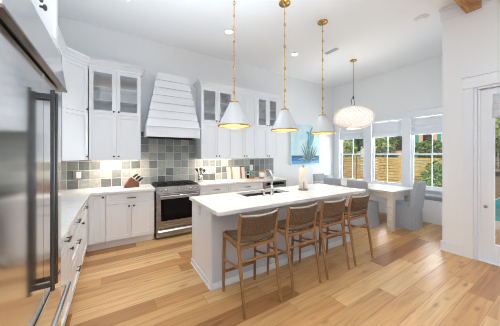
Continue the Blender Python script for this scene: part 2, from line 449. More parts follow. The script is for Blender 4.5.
# door wall with its opening, and the return between it and the nook
DY0, DY1, DZ = -0.06, 0.885, 2.457
w = MB(); w.box(XD, XD + .14, DY1, YN, 0, CZ); w.box(XD, XD + .14, YR - .15, DY0, 0, CZ); w.box(XD, XD + .14, DY0, DY1, DZ, CZ)
struct(w.build('wall_right', M['wall']))
struct(MB().box(XD + .14, XW + .15, YN - .1, YN, 0, CZ).build('wall_return', M['wall']))
# living-room wall behind the camera: three tall openings
w = MB(); w.box(XL, XD, YR - .15, YR, 2.9, CZ); w.box(XL, XD, YR - .15, YR, 0, .3)
for a, b in ((XL, -.6), (.9, 1.1), (2.4, 2.6), (4.0, XD)): w.box(a, b, YR - .15, YR, .3, 2.9)
struct(w.build('wall_rear', M['wall']))

# ceiling timber
struct(MB().box(XL, XD, 0.81, 0.972, 3.56, CZ).build('ceiling_beam', M['beam'], bevel=.006))

# trims
t = MB()
t.box(XW - .03, XW, YN, YB, HZ + .001, HZ + .15); t.box(XW - .045, XW, YN, YB, HZ + .15, HZ + .175)
for a, b in ((YN, 1.61), (2.42, 2.61), (3.40, 3.63), (4.44, 4.56)): t.box(XW - .03, XW, a, b, SZ, HZ)
struct(t.build('trim_1', M['trim'], bevel=.003))
t = MB(); t.box(XW - .05, XW, YN, YB, SZ - .035, SZ); struct(t.build('trim_2', M['trim'], bevel=.004))
t = MB()                                            # casing round the patio door
t.box(XD - .022, XD, DY1 + .005, .99, 0, DZ); t.box(XD - .026, XD, DY0 - .12, 1.0, DZ, DZ + .155); t.box(XD - .042, XD, DY0 - .13, 1.012, DZ + .155, DZ + .18)
t.box(XD - .022, XD, DY0 - .11, DY0 - .005, 0, DZ)
t.box(XD, XD + .14, DY1 - .03, DY1, 0, DZ); t.box(XD, XD + .14, DY0, DY0 + .03, 0, DZ); t.box(XD, XD + .14, DY0 + .03, DY1 - .03, DZ - .03, DZ)
t.box(XD + .03, XD + .06, DY1 - .05, DY1 - .03, 0, DZ - .03)
struct(t.build('trim_3', M['trim'], bevel=.003))
t = MB(); t.box(XD - .018, XD, YR, DY0 - .11, 3.585, 3.735); t.box(XD - .018, XD, DY0 - .11, YN + .018, 3.585, 3.735); t.box(XD, XD + .14, YN, YN + .018, 3.585, 3.735)
t.box(XD - .03, XD, YR, YN + .03, 3.735, CZ); t.box(XD, XD + .14, YN, YN + .03, 3.735, CZ)
struct(t.build('trim_4', M['trim'], bevel=.003))
t = MB(); t.box(XD - .018, XD, .99, YN + .018, 0, .15); t.box(XD - .026, XD, .99, YN + .026, 0, .03); t.box(XD, XD + .12, YN, YN + .018, 0, .15)
struct(t.build('baseboard_right', M['trim'], bevel=.003))
t = MB(); t.box(3.72, 5.86, YB - .018, YB, 0, .15); struct(t.build('baseboard_back', M['trim'], bevel=.003))

# windows: double hung, one upright muntin in each sash
for i, (a, b) in enumerate(WIN):
    m = MB(); x0, x1 = XW + .02, XW + .13
    for p in ((a, a + .014, SZ, HZ), (b - .014, b, SZ, HZ), (a, b, HZ - .02, HZ), (a, b, SZ, SZ + .02)): m.box(x0, x1, p[0], p[1], p[2], p[3])
    fr = struct(m.build('window_%d' % (i + 1), M['trim'], bevel=.002))
    MID = 1.52
    for nm, z0, z1, xa in (('lower_sash', SZ + .02, MID + .02, XW + .04), ('upper_sash', MID - .02, HZ - .02, XW + .075)):
        s_ = MB(); e = .028; c_ = (a + b) / 2
        s_.box(xa, xa + .03, a + .014, a + .014 + e, z0, z1); s_.box(xa, xa + .03, b - .014 - e, b - .014, z0, z1)
        s_.box(xa, xa + .03, a + .014 + e, b - .014 - e, z0, z0 + (.045 if nm == 'lower_sash' else e)); s_.box(xa, xa + .03, a + .014 + e, b - .014 - e, z1 - e, z1)
        s_.box(xa + .006, xa + .024, c_ - .01, c_ + .01, z0 + e, z1 - e)
        so = s_.build(nm, M['trim'], fr, bevel=.002)
        MB().box(xa + .013, xa + .017, a + .043, b - .043, z0 + e, z1 - e).build('pane', M['glass'], so)

# patio door
d = MB(); xa, xb = XD + .06, XD + .105; yA, yB = DY0 + .032, DY1 - .034
d.box(xa, xb, yB - .15, yB, .012, DZ - .035); d.box(xa, xb, yA, yA + .15, .012, DZ - .035)
d.box(xa, xb, yA + .15, yB - .15, .012, .26); d.box(xa, xb, yA + .15, yB - .15, DZ - .17, DZ - .035)
door = struct(d.build('door_1', M['trim'], bevel=.003))
MB().box(xa + .02, xa + .026, yA + .15, yB - .15, .26, DZ - .17).build('pane', M['glass'], door)
m = MB(); yh = yB - .07
m.lathe([(.024, 0), (.024, -.010), (.016, -.014), (.016, -.026), (.001, -.027)], (xa, yh, 1.05 - .28), 16, axis='x')
m.box(xa - .034, xa - .026, yh - .004, yh + .004, .755, .785)
m.build('deadbolt', M['chrome'], door)
m = MB(); m.box(XD + .0, XD + .14, DY0 + .03, DY1 - .03, .0005, .011); struct(m.build('trim_5', M['trim']))

# roman shades folded up inside the window heads
def roman(y0, y1, x, ztop, zbot, label, cat='window shade', group=None, depth=.05):
    o = thing('roman_shade', label, cat, (x, (y0 + y1) / 2, zbot), group)
    MB().box(x - .012, x + .02, y0, y1, ztop - .03, ztop - .001).build('head_rail', M['trim'], o)
    g0, g1 = [], []
    n = 24
    for k in range(n + 1):
        z = ztop - .03 - (ztop - .03 - zbot) * k / n
        t_ = k / n
        off = 0.0 if t_ < .42 else (.018 + .018 * abs(math.sin((t_ - .42) / .58 * PI * 2)) + (t_ - .42) * .02)
        g0.append([(x - .012 - off, y0 + (y1 - y0) * j / 8, z) for j in range(9)])
        g1.append([(x + .004 - off * .5, y0 + (y1 - y0) * j / 8, z) for j in range(9)])
    MB().slab(g0, g1).build('fabric', M['roman'], o)
    return o
for (a, b), lb in zip(WIN, ('white roman shade pulled up in the window nearest the painting', 'white roman shade pulled up in the middle nook window', 'white roman shade pulled up in the window behind the end chair')):
    roman(a + .02, b - .02, XW + .01, HZ - .03, 1.99, lb, group='roman shades of the breakfast nook')
roman(yA + .14, yB - .14, xa - .02, 2.36, 2.0, 'white roman shade mounted on the glass patio door')

# ------------------------------------------------------------------ cabinetry
def shaker(fr, u0, u1, w0, w1, e=.055, thick=.02, glass_=False):
    m = MB(); g = .0018; u0 += g; u1 -= g; w0 += g; w1 -= g
    m.fbox(fr, u0, u0 + e, w0, w1, 0.001, thick); m.fbox(fr, u1 - e, u1, w0, w1, 0.001, thick)
    m.fbox(fr, u0 + e, u1 - e, w0, w0 + e, 0.001, thick); m.fbox(fr, u0 + e, u1 - e, w1 - e, w1, 0.001, thick)
    if not glass_: m.fbox(fr, u0 + e, u1 - e, w0 + e, w1 - e, 0.001, thick - .011)
    return m

def knob_mb(fr, u, w, n=.02):
    m = MB(); m.tube([fr.p(u, w, n - .001), fr.p(u, w, n + .014)], .0055, 8); m.tube([fr.p(u, w, n + .012), fr.p(u, w, n + .017), fr.p(u, w, n + .024), fr.p(u, w, n + .027)], [.008, .0145, .0145, .008], 12)
    return m

def pull_mb(fr, u, w, L=.13, n=.02):
    m = MB()
    for s_ in (-1, 1): m.tube([fr.p(u + s_ * L * .36, w, n - .001), fr.p(u + s_ * L * .36, w, n + .026)], .005, 8)
    m.fbox(fr, u - L / 2, u + L / 2, w - .006, w + .006, n + .022, n + .034)
    return m

def front(fr, par, spec):
    kind, u0, u1, w0, w1 = spec[:5]; kn = spec[5] if len(spec) > 5 else None
    nm = {'door': 'door', 'glass': 'glass_door', 'drawer': 'drawer'}[kind]
    e = .042 if kind == 'drawer' and (w1 - w0) < .2 else .058
    o = shaker(fr, u0, u1, w0, w1, e, .02, kind == 'glass').build(nm, M['cab'], par, bevel=.0018)
    if kind == 'glass':
        MB().fbox(fr, u0 + e - .004, u1 - e + .004, w0 + e - .004, w1 - e + .004, .008, .011).build('pane', M['cab_glass'], o)
    if kn:
        if kind == 'drawer': pull_mb(fr, kn[0], kn[1]).build('pull', M['nickel'], o)
        else: knob_mb(fr, kn[0], kn[1]).build('knob', M['nickel'], o)
    return o

def cabinet(name, label, cat, fr, u0, u1, w0, w1, depth, fronts, toe=None, hollow=None, group=None, shelves=()):
    b = fr.p((u0 + u1) / 2, 0 if toe else w0, -depth / 2)
    o = thing(name, label, cat, b, group)
    m = MB(); g = .0008
    if hollow:
        h0, h1 = hollow
        if h0 > w0 + .05: m.fbox(fr, u0 + g, u1 - g, w0, h0, -depth, 0)
        m.fbox(fr, u0 + g, u0 + .018, h0, h1, -depth, 0); m.fbox(fr, u1 - .018, u1 - g, h0, h1, -depth, 0)
        m.fbox(fr, u0 + .018, u1 - .018, h0, h1, -depth, -depth + .012); m.fbox(fr, u0 + g, u1 - g, h1, w1, -depth, 0)
        body = m.build('body', M['cab'], o)
        for z in shelves: MB().fbox(fr, u0 + .019, u1 - .019, z, z + .016, -depth + .013, -.03).build('shelf', M['cab_in'], o)
    else:
        m.fbox(fr, u0 + g, u1 - g, w0, w1, -depth, 0); body = m.build('body', M['cab'], o)
    if toe: MB().fbox(fr, u0 + g, u1 - g, 0.0005, w0, -depth, -.055).build('toe_kick', M['cab'], o)
    for s_ in fronts: front(fr, o, s_)
    return o

UB, US, UT, UC = 1.41, 2.18, 2.93, 3.06        # upper cabinets: bottom, split, top, crown top
GS = (2.42, 2.64)
FB = Fr((0, 4.09, 0), (1, 0, 0), (0, -1, 0))   # back base
FU = Fr((0, 4.37, 0), (1, 0, 0), (0, -1, 0))   # back uppers
FL = Fr((-.355, 0, 0), (0, 1, 0), (1, 0, 0))   # left base
FLU = Fr((-.66, 0, 0), (0, 1, 0), (1, 0, 0))   # left uppers
FF = Fr((-.325, 0, 0), (0, 1, 0), (1, 0, 0))   # above fridge
DU = BSP - 4.37
DB = BSP - 4.09
def upper_pair(name, label, u0, u1, glass_=True, group='wall cabinets on the range wall'):
    c = (u0 + u1) / 2; tk = 'glass' if glass_ else 'door'
    fr = [('door', u0, c, UB, US, (c - .035, UB + .06)), ('door', c, u1, UB, US, (c + .035, UB + .06)),
          (tk, u0, c, US, UT, (c - .035, US + .05)), (tk, c, u1, US, UT, (c + .035, US + .05))]
    return cabinet(name, label, 'cabinet', FU, u0, u1, UB, UT, DU, fr, hollow=(US, UT - .02) if glass_ else None, group=group, shelves=GS if glass_ else ())
upper_pair('wall_cabinet', 'white wall cabinet with two glass doors above two solid doors, left of the range hood', -.345, .41)
upper_pair('wall_cabinet', 'white wall cabinet with glass upper doors just right of the range hood', 1.545, 2.29)
upper_pair('wall_cabinet', 'white wall cabinet with four solid doors between two glass fronted ones', 2.29, 2.95, False)
upper_pair('wall_cabinet', 'white wall cabinet with glass upper doors nearest the painting', 2.95, 3.62)
# diagonal corner cabinet
cc = thing('corner_cabinet', 'tall white diagonal cabinet in the kitchen corner, one door over another', 'cabinet', (-.75, 4.45, UB))
pts = [(XL + .001, BSP), (XL + .001, 4.0705), (-.661, 4.0705), (-.356, 4.376), (-.356, BSP)]
MB().poly(pts, UB, UT).build('body', M['cab'], cc)
FD = Fr((-.661, 4.0705, 0), (1, 1, 0), (1, -1, 0)); LD = .431
front(FD, cc, ('door', .018, LD - .02, UB, US, (LD - .045, UB + .06)))
front(FD, cc, ('door', .018, LD - .02, US, UT, (LD - .045, US + .05)))
# upper cabinets on the left wall beside the fridge
cabinet('wall_cabinet', 'white wall cabinet on the fridge wall next to the corner cabinet', 'cabinet', FLU, 3.12, 4.045, UB, UT, .309,
        [('door', 3.12, 3.595, UB, US, (3.56, UB + .06)), ('door', 3.595, 4.045, UB, US, (3.63, UB + .06)), ('door', 3.12, 3.595, US, UT, (3.56, US + .05)), ('door', 3.595, 4.045, US, UT, (3.63, US + .05))])
# crown along the upper cabinets
def crown(pts, z0, z1, name):
    """pts: plan polyline along the cabinet fronts (outward = right of travel when looking along it), swept with a stepped profile"""
    prof = [(0, 0), (.012, 0), (.012, .04), (.022, .045), (.03, .062), (.062, .098), (.07, .10), (.07, z1 - z0), (0, z1 - z0)]
    P = [Vector((x, y, 0)) for x, y in pts]; n = len(P); ns = []
    for i in range(n):
        dirs = []
        if i > 0: dirs.append((P[i] - P[i - 1]).normalized())
        if i < n - 1: dirs.append((P[i + 1] - P[i]).normalized())
        nn = [Vector((d_.y, -d_.x, 0)) for d_ in dirs]
        if len(nn) == 1: ns.append(nn[0])
        else:
            b = (nn[0] + nn[1]).normalized(); ns.append(b / max(.3, b.dot(nn[0])))
    m = MB(); K = len(prof); vs = []
    for i in range(n):
        for o_, h in prof: q = P[i] + ns[i] * o_; vs.append((q.x, q.y, z0 + h))
    fs = [(i * K + k, i * K + (k + 1) % K, (i + 1) * K + (k + 1) % K, (i + 1) * K + k) for i in range(n - 1) for k in range(K)]
    m.add(vs, fs); m.add(vs[:K], [tuple(range(K))]); m.add(vs[-K:], [tuple(range(K))])
    return struct(m.build(name, M['cab']))
crown([(-.64, 1.87), (-.64, 4.0705), (-.354, 4.352), (.412, 4.352), (.412, YB)], UT, UC, 'trim_6')
crown([(1.543, YB), (1.543, 4.352), (3.622, 4.352), (3.622, YB)], UT, UC, 'trim_7')
# base cabinets on the range wall
cabinet('base_cabinet', 'narrow white base cabinet with one full-height door in the corner', 'cabinet', FB, -.354, -.115, .115, .872, DB,
        [('door', -.325, -.115, .125, .865, (-.145, .83))], toe=True)
cabinet('base_cabinet', 'white base cabinet under the knife block, one drawer over two doors', 'cabinet', FB, -.115, .60, .115, .872, DB,
        [('drawer', -.105, .592, .71, .865, (.243, .79)), ('door', -.105, .2435, .125, .70, (.2435 - .035, .655)), ('door', .2435, .592, .125, .70, (.2435 + .035, .655))], toe=True)
def drawers3(u0, u1): 
    c = (u0 + u1) / 2
    return [('drawer', u0 + .006, u1 - .006, .71, .865, (c, .79)), ('drawer', u0 + .006, u1 - .006, .42, .70, (c, .57)), ('drawer', u0 + .006, u1 - .006, .125, .41, (c, .28))]
cabinet('base_cabinet', 'white drawer base cabinet just right of the range', 'cabinet', FB, 1.415, 2.09, .115, .872, DB, drawers3(1.415, 2.09), toe=True)
cabinet('base_cabinet', 'white drawer base cabinet left of the built in microwave', 'cabinet', FB, 2.09, 2.92, .115, .872, DB, drawers3(2.09, 2.92), toe=True)
mc = cabinet('microwave_cabinet', 'white base cabinet housing the built in microwave drawer', 'cabinet', FB, 2.92, 3.66, .115, .872, DB, [('drawer', 2.926, 3.654, .125, .44, (3.29, .30))], toe=True)
mw = thing('built_in_microwave', 'stainless microwave drawer with black window under the counter end', 'microwave', (3.29, 4.06, .45))
MB().box(2.945, 3.635, 4.062, 4.0885, .46, .865).build('body', M['steel_h'], mw, bevel=.003)
MB().box(3.03, 3.56, 4.056, 4.0615, .775, .835).build('control_window', M['black_glass'], mw)
MB().box(2.99, 3.59, 4.045, 4.0615, .70, .725).build('handle', M['chrome'], mw, bevel=.004)
# base cabinets along the fridge wall
DL = .355
def leftbase(label, u0, u1, fronts): return cabinet('base_cabinet', label, 'cabinet', FL, u0, u1, .115, .872, .614, fronts, toe=True, group='base cabinets along the fridge wall')
leftbase('white base cabinet beside the fridge, drawer over one door', 1.86, 2.55, [('drawer', 2.03, 2.544, .71, .865, (2.30, .80)), ('door', 2.03, 2.544, .125, .70, (2.505, .65))])
leftbase('white base cabinet with three stacked drawers on the fridge wall', 2.55, 3.29, drawers3(2.55, 3.29))
leftbase('white base cabinet on the fridge wall nearest the corner, drawer over door', 3.29, 4.088, [('drawer', 3.296, 3.98, .71, .865, (3.63, .79)), ('door', 3.296, 3.98, .125, .70, (3.345, .65))])

# countertops
pl = [(XL + .002, 1.862), (-.31, 1.862), (-.31, 4.045), (.612, 4.045), (.612, BSP), (XL + .002, BSP)]
tag(MB().poly(pl, .8725, .914).build('countertop', M['quartz'], bevel=.003), 'white quartz countertop turning the corner left of the range', 'countertop')
tag(MB().box(1.41, 3.69, 4.045, BSP, .8725, .914).build('countertop', M['quartz'], bevel=.003), 'white quartz countertop right of the range under the boards', 'countertop')

# tile backsplash
w = MB(); w.box(XL, .412, BSP + .0005, YB - .0005, .914, UB + .02); w.box(.412, 1.543, BSP + .0005, YB - .0005, .90, 1.95); w.box(1.543, 3.72, BSP + .0005, YB - .0005, .914, UB + .02)
struct(w.build('wall_backsplash', M['tile']))
struct(MB().box(XL + .0002, XL + .0008, 1.9, BSP, .9145, UB - .001).build('wall_backsplash_left', M['tile']))
def outlet(loc, label, n=(0, -1, 0), w_=.075, h=.115, plate='plastic', cat='outlet', name='wall_outlet'):
    N = Vector(n); U = Vector((-N.y, N.x, 0)); fr = Fr(loc, U, N)
    o = thing(name, label, cat, loc)
    MB().fbox(fr, -w_ / 2, w_ / 2, -h / 2, h / 2, 0.0005, .006).build('cover_plate', M[plate], o, bevel=.002)
    MB().fbox(fr, -.019 if w_ < .1 else -.034, .019 if w_ < .1 else .034, -.036 if w_ < .1 else -.055, .036 if w_ < .1 else .055, .006, .0085).build('receptacle', M['plastic'], o, bevel=.001)
    return o
outlet((-.51, BSP, 1.15), 'white outlet with a steel cover plate on the tile in the left corner', w_=.15, h=.15, plate='steel_plate')
o_ = outlet((3.0, BSP, 1.17), 'white outlet on the tile left of the wood lidded canister', w_=.085, h=.15)

# ------------------------------------------------------------------ range hood
hd = thing('range_hood', 'white tapered shiplap range hood above the stove', 'range hood', (.98, 4.45, 1.835))
hb, ht = (.497, 1.469, 4.25), (.709, 1.273, 4.42)
m = MB(); NB = 7; z0, z1 = 2.03, 3.085
def hlev(t_, o_=0): return (hb[0] + (ht[0] - hb[0]) * t_ - o_, hb[1] + (ht[1] - hb[1]) * t_ + o_, hb[2] + (ht[2] - hb[2]) * t_ - o_, z0 + (z1 - z0) * t_)
for k in range(NB):
    a, b = hlev(k / NB, .006), hlev((k + 1) / NB - .016, .006)
    m.prism([(a[0], a[2], a[3]), (a[1], a[2], a[3]), (a[1], BSP, a[3]), (a[0], BSP, a[3])], [(b[0], b[2], b[3]), (b[1], b[2], b[3]), (b[1], BSP, b[3]), (b[0], BSP, b[3])])
    a, b = hlev((k + 1) / NB - .016, -.012), hlev((k + 1) / NB, -.012)
    m.prism([(a[0], a[2], a[3]), (a[1], a[2], a[3]), (a[1], BSP, a[3]), (a[0], BSP, a[3])], [(b[0], b[2], b[3]), (b[1], b[2], b[3]), (b[1], BSP, b[3]), (b[0], BSP, b[3])])
m.build('shiplap_body', M['cab'], hd)
m = MB(); x0, x1, y0 = .487, 1.479, 4.235
m.box(x0, x1, y0, BSP, 1.86, 2.03); m.box(x0 - .012, x1 + .012, y0 - .012, BSP, 2.018, 2.034)
m.box(x0, x1, y0, y0 + .03, 1.83, 1.86); m.box(x0, x0 + .03, y0 + .03, BSP, 1.83, 1.86); m.box(x1 - .03, x1, y0 + .03, BSP, 1.83, 1.86)
m.build('skirt', M['cab'], hd, bevel=.003)
m = MB(); m.box(.56, 1.41, 4.30, 4.63, 1.835, 1.859)
for k in range(22): m.box(.575 + k * .0375, .595 + k * .0375, 4.31, 4.62, 1.815, 1.835)
m.build('baffle_filter', M['black'], hd)

# ------------------------------------------------------------------ range
rg = thing('kitchen_range', 'stainless gas range with black cooktop under the hood', 'stove', (1.01, 4.36, 0))
X0, X1 = .623, 1.403
m = MB(); m.box(X0, X1, 4.075, 4.655, .03, .90); 
for a in (X0 + .05, X1 - .05):
    for b in (4.13, 4.6): m.lathe([(.018, 0.0005), (.018, .03)], (a, b, 0), 12)
m.build('body', M['steel_h'], rg, bevel=.003)
m = MB(); m.prism([(X0, 4.035, .812), (X1, 4.035, .812), (X1, 4.074, .812), (X0, 4.074, .812)], [(X0, 4.06, .925), (X1, 4.06, .925), (X1, 4.074, .925), (X0, 4.074, .925)])
m.build('control_panel', M['steel_h'], rg, bevel=.003)
FK = Fr((0, 4.048, 0), (1, 0, 0), (0, -1, 0))
for xk in (.695, .785, 1.01, 1.235, 1.325):
    k_ = MB(); c = Vector((xk, 4.043, .868)); nrm = Vector((0, -1, .22)).normalized()
    k_.tube([c, c + nrm * .008, c + nrm * .009, c + nrm * .03, c + nrm * .034], [.027, .027, .02, .019, .014], 18)
    k_.build('knob', M['chrome'], rg)
MB().box(X0 + .001, X1 - .001, 4.065, 4.655, .9005, .927).build('cooktop', M['black'], rg, bevel=.004)
for gx in (X0 + .02, X0 + .27, X0 + .52):
    g = MB(); a, b = gx, gx + .235
    for yy in (4.09, 4.35, 4.62): g.box(a, b, yy, yy + .012, .942, .956)
    for xx in (a, (a + b) / 2 - .006, b - .012): g.box(xx, xx + .012, 4.09, 4.632, .942, .956)
    for yy in (4.22, 4.49): g.box(a, b, yy, yy + .01, .944, .956)
    for xx in (a, b - .012):
        for yy in (4.09, 4.62): g.box(xx, xx + .012, yy, yy + .012, .9275, .944)
    g.build('grate', M['black'], rg, bevel=.002)
for bx in (.76, 1.01, 1.26):
    for by in (4.22, 4.49):
        MB().lathe([(.045, .9272), (.045, .935), (.032, .936), (.032, .941), (.001, .9415)], (bx, by, 0), 18).build('burner', M['black'], rg)
dr = MB(); dr.box(X0 + .004, X1 - .004, 4.04, 4.0745, .185, .80); dr = dr.build('oven_door', M['steel_h'], rg, bevel=.004)
MB().box(X0 + .075, X1 - .075, 4.036, 4.0395, .32, .705).build('window', M['black_glass'], dr)
h = MB(); h.tube([(X0 + .05, 3.985, .762), (X1 - .05, 3.985, .762)], .014, 14)
for xx in (X0 + .08, X1 - .08): h.box(xx - .012, xx + .012, 3.985, 4.0395, .753, .771)
h.build('handle', M['chrome'], dr)
dw = MB(); dw.box(X0 + .004, X1 - .004, 4.04, 4.0745, .035, .175); dw = dw.build('warming_drawer', M['steel_h'], rg, bevel=.004)
MB().prism([(X0 + .03, 4.015, .135), (X1 - .03, 4.015, .135), (X1 - .03, 4.0395, .135), (X0 + .03, 4.0395, .135)], [(X0 + .03, 4.03, .16), (X1 - .03, 4.03, .16), (X1 - .03, 4.0395, .16), (X0 + .03, 4.0395, .16)]).build('handle', M['chrome'], dw)

# ------------------------------------------------------------------ refrigerator
FX = -.285
fg = thing('refrigerator', 'built in stainless french door refrigerator at the left edge', 'refrigerator', (-.63, 1.39, 0))
FY0, FYM, FY1 = .85, 1.39, 1.80
MB().box(XL + .01, FX - .045, FY0, FY1, .02, 2.13).build('body', M['dark_steel'], fg)
MB().box(FX - .15, FX - .07, FY0 + .01, FY1 - .01, 0.0005, .02).build('foot_rail', M['black'], fg)
for a, b, sgn in ((FY0 + .002, FYM - .0025, -1), (FYM + .0025, FY1 - .002, 1)):
    dd = MB().box(FX - .042, FX, a, b, .779, 1.885).build('door', M['steel'], fg, bevel=.003)
    yh = FYM + sgn * .0345
    h = MB(); h.tube([(FX + .04, yh, .855), (FX + .04, yh, 1.80)], .0088, 16)
    for z in (.885, 1.77): h.box(FX - .001, FX + .04, yh - .006, yh + .006, z - .01, z + .01)
    h.build('handle', M['handle_steel'], dd)
dd = MB().box(FX - .042, FX, FY0 + .002, FY1 - .002, .10, .757).build('freezer_drawer', M['steel'], fg, bevel=.003)
h = MB(); h.tube([(FX + .045, FY0 + .06, .69), (FX + .045, FY1 - .055, .69)], .0125, 16)
for y in (FY0 + .1, FY1 - .08): h.box(FX - .001, FX + .045, y - .009, y + .009, .681, .699)
h.build('handle', M['steel'], dd)
MB().box(FX - .06, FX - .0025, FY0 + .002, FY1 - .002, .7575, .7785).build('gap_shade_fill', M['black_gap'], fg)  # black block paints the shade in the gap above the freezer drawer
m = MB(); ya, yb = FY0 + .002, FY1 - .002
m.prism([(FX - .042, ya, 1.905), (FX + .028, ya, 1.905), (FX + .028, yb, 1.905), (FX - .042, yb, 1.905)], [(FX - .042, ya, 2.13), (FX - .004, ya, 2.13), (FX - .004, yb, 2.13), (FX - .042, yb, 2.13)])
gr = m.build('top_grille', M['steel'], fg)
MB().box(FX - .042, FX + .031, ya, yb, 1.8945, 1.9045).build('grille_lip', M['lip'], gr)
oc = cabinet('fridge_cabinet', 'white cabinet with two doors above the refrigerator', 'cabinet', FF, FY0 - .02, FY1 + .022, 2.14, 3.30, .644,
        [('door', FY0 - .02, FYM, 2.15, 2.93, (FYM - .035, 2.215)), ('door', FYM, FY1 + .022, 2.15, 2.93, (FYM + .035, 2.215))])
MB().box(XL + .001, -.32, FY1 + .003, FY1 + .022, 0.0005, 2.139).build('side_panel', M['cab'], oc)
MB().box(XL + .001, -.32, FY0 - .022, FY0 - .003, 0.0005, 2.139).build('side_panel', M['cab'], oc)

# ------------------------------------------------------------------ island
IX0, IX1, IY0, IY1 = .885, 3.55, 2.0, 2.98
SX0, SX1, SY0, SY1 = 1.56, 2.36, 2.55, 2.90
isl = thing('kitchen_island', 'pale grey painted island with panelled sides and white shoe moulding', 'island', (2.2, 2.6, 0))
bx0, bx1, by0, by1 = .925, 3.51, 2.26, 2.94
m = MB(); m.box(bx0, bx1, by0, by1, .0005, .60)
m.box(bx0, SX0 - .03, by0, by1, .60, .873); m.box(SX1 + .03, bx1, by0, by1, .60, .873); m.box(SX0 - .03, SX1 + .03, by0, SY0 - .03, .60, .873); m.box(SX0 - .03, SX1 + .03, SY1 + .02, by1, .60, .873)
m.build('body', M['island'], isl)
FE = Fr((bx0, 0, 0), (0, 1, 0), (-1, 0, 0)); FS = Fr((0, by0, 0), (1, 0, 0), (0, -1, 0))
m = MB(); m.fbox(FE, by0 - .014, by1, .0005, .873, .0005, .015); m.build('end_panel', M['trim'], isl, bevel=.002)
m = MB(); m.fbox(FS, bx0, bx1, .0005, .873, .0005, .013)
for u in (1.775, 2.64): m.fbox(FS, u - .045, u + .045, .09, .80, .013, .022)
m.fbox(FS, bx0, bx1, .80, .873, .013, .022)
m.build('back_panel', M['island'], isl, bevel=.002)
m = MB(); m.fbox(FE, by0 - .03, by1, .0005, .075, .0155, .026); m.fbox(FE, by0 - .036, by1, .0005, .02, .026, .036)
m.fbox(FS, bx0 - .026, bx1, .0005, .075, .0225, .034); m.fbox(FS, bx0 - .03, bx1, .0005, .02, .034, .044)
m.build('shoe_moulding', M['trim'], isl, bevel=.002)
# fronts on the sink side
FI = Fr((0, by1, 0), (-1, 0, 0), (0, 1, 0))
for u in (.95, 1.56, 2.36, 2.93): 
    uw = {.95: .60, 1.56: .80, 2.36: .57, 2.93: .56}[u]
    front(FI, isl, ('door', -u - uw, -u, .125, .86, (-u - uw + .05, .80)))
outlet((bx0 - .0155, 2.62, .80), 'grey outlet on the end panel of the island', n=(-1, 0, 0), plate='island')
m = MB()
for p in ((IX0, IX1, IY0, SY0), (IX0, IX1, SY1, IY1), (IX0, SX0, SY0, SY1), (SX1, IX1, SY0, SY1)): m.box(p[0], p[1], p[2], p[3], .874, .914)
bmw = m.build('island_worktop', M['quartz'])
tag(bmw, 'white quartz island worktop with a sink cut into it', 'countertop')
sk = MB()
sk.box(SX0 - .02, SX1 + .02, SY0 - .02, SY1 + .015, .64, .652)
sk.box(SX0 - .02, SX0 - .004, SY0 - .02, SY1 + .015, .652, .873); sk.box(SX1 + .004, SX1 + .02, SY0 - .02, SY1 + .015, .652, .873)
sk.box(SX0 - .004, SX1 + .004, SY0 - .02, SY0 - .004, .652, .873); sk.box(SX0 - .004, SX1 + .004, SY1 + .004, SY1 + .015, .652, .873)
skt = thing('sink', 'undermount stainless sink in the island worktop', 'sink', (1.95, 2.73, .64))
sk.build('basin', M['steel_h'], skt)
MB().lathe([(.045, .6525), (.045, .657), (.03, .655), (.001, .6545)], (1.95, 2.75, 0), 18).build('drain', M['chrome'], skt)
fc = thing('faucet', 'chrome gooseneck faucet standing on the island beside the sink', 'faucet', (1.94, 2.475, .914))
m = MB(); m.lathe([(.032, .9145), (.032, .925), (.022, .935), (.021, 1.04), (.024, 1.045), (.024, 1.05), (.016, 1.055)], (1.94, 2.475, 0), 18); m.build('body', M['chrome'], fc)
m = MB(); pts = [(1.94, 2.475, 1.04 + .018 * k) for k in range(9)]
for k in range(1, 13): a = PI * k / 12; pts.append((1.94, 2.475 + .085 * (1 - math.cos(a)), 1.184 + .085 * math.sin(a)))
m.tube(pts, .0165, 14); m.build('spout', M['chrome'], fc)
m = MB(); m.lathe([(.017, 1.186), (.020, 1.178), (.020, 1.14), (.022, 1.132), (.001, 1.131)], (1.94, 2.645, 0), 16); m.build('spray_head', M['chrome'], fc)
m = MB(); m.tube([(1.94 - .02, 2.475, .985), (1.94 - .05, 2.475, .988), (1.94 - .13, 2.48, 1.0)], [.011, .009, .006], 10); m.build('lever', M['chrome'], fc)
sd = thing('soap_dispenser', 'small chrome soap dispenser left of the island faucet', 'soap dispenser', (1.80, 2.475, .914))
MB().lathe([(.02, .9145), (.02, .92), (.011, .924), (.011, .965), (.014, .968), (.014, .978), (.001, .98)], (1.80, 2.475, 0), 14).build('pump', M['chrome'], sd)
m = MB(); m.tube([(1.80, 2.475, .973), (1.80, 2.52, .976), (1.80, 2.545, .966)], [.007, .006, .005], 8); m.build('nozzle', M['chrome'], sd)
pt = thing('paper_towel_holder', 'white paper towel roll on a round holder on the island', 'paper towel holder', (2.66, 2.55, .914))
MB().lathe([(.086, .9145), (.086, .924), (.078, .93), (.001, .93)], (2.66, 2.55, 0), 28).build('base', M['steel_plate'], pt)
MB().lathe([(.022, .9305), (.066, .9305), (.066, 1.285), (.022, 1.285), (.020, 1.28)], (2.66, 2.55, 0), 32).build('paper_roll', M['towel'], pt)
MB().lathe([(.008, .9305), (.008, 1.31), (.013, 1.313), (.013, 1.325), (.001, 1.33)], (2.66, 2.55, 0), 14).build('post', M['steel_plate'], pt)
m = MB(); ca, sa = -.62, -.78
m.tube([(2.66 + .074 * ca, 2.55 + .074 * sa, .93), (2.66 + .074 * ca, 2.55 + .074 * sa, 1.03), (2.66 + .072 * ca, 2.55 + .072 * sa, 1.05)], [.008, .008, .004], 10); m.build('tension_arm', M['steel_plate'], pt)

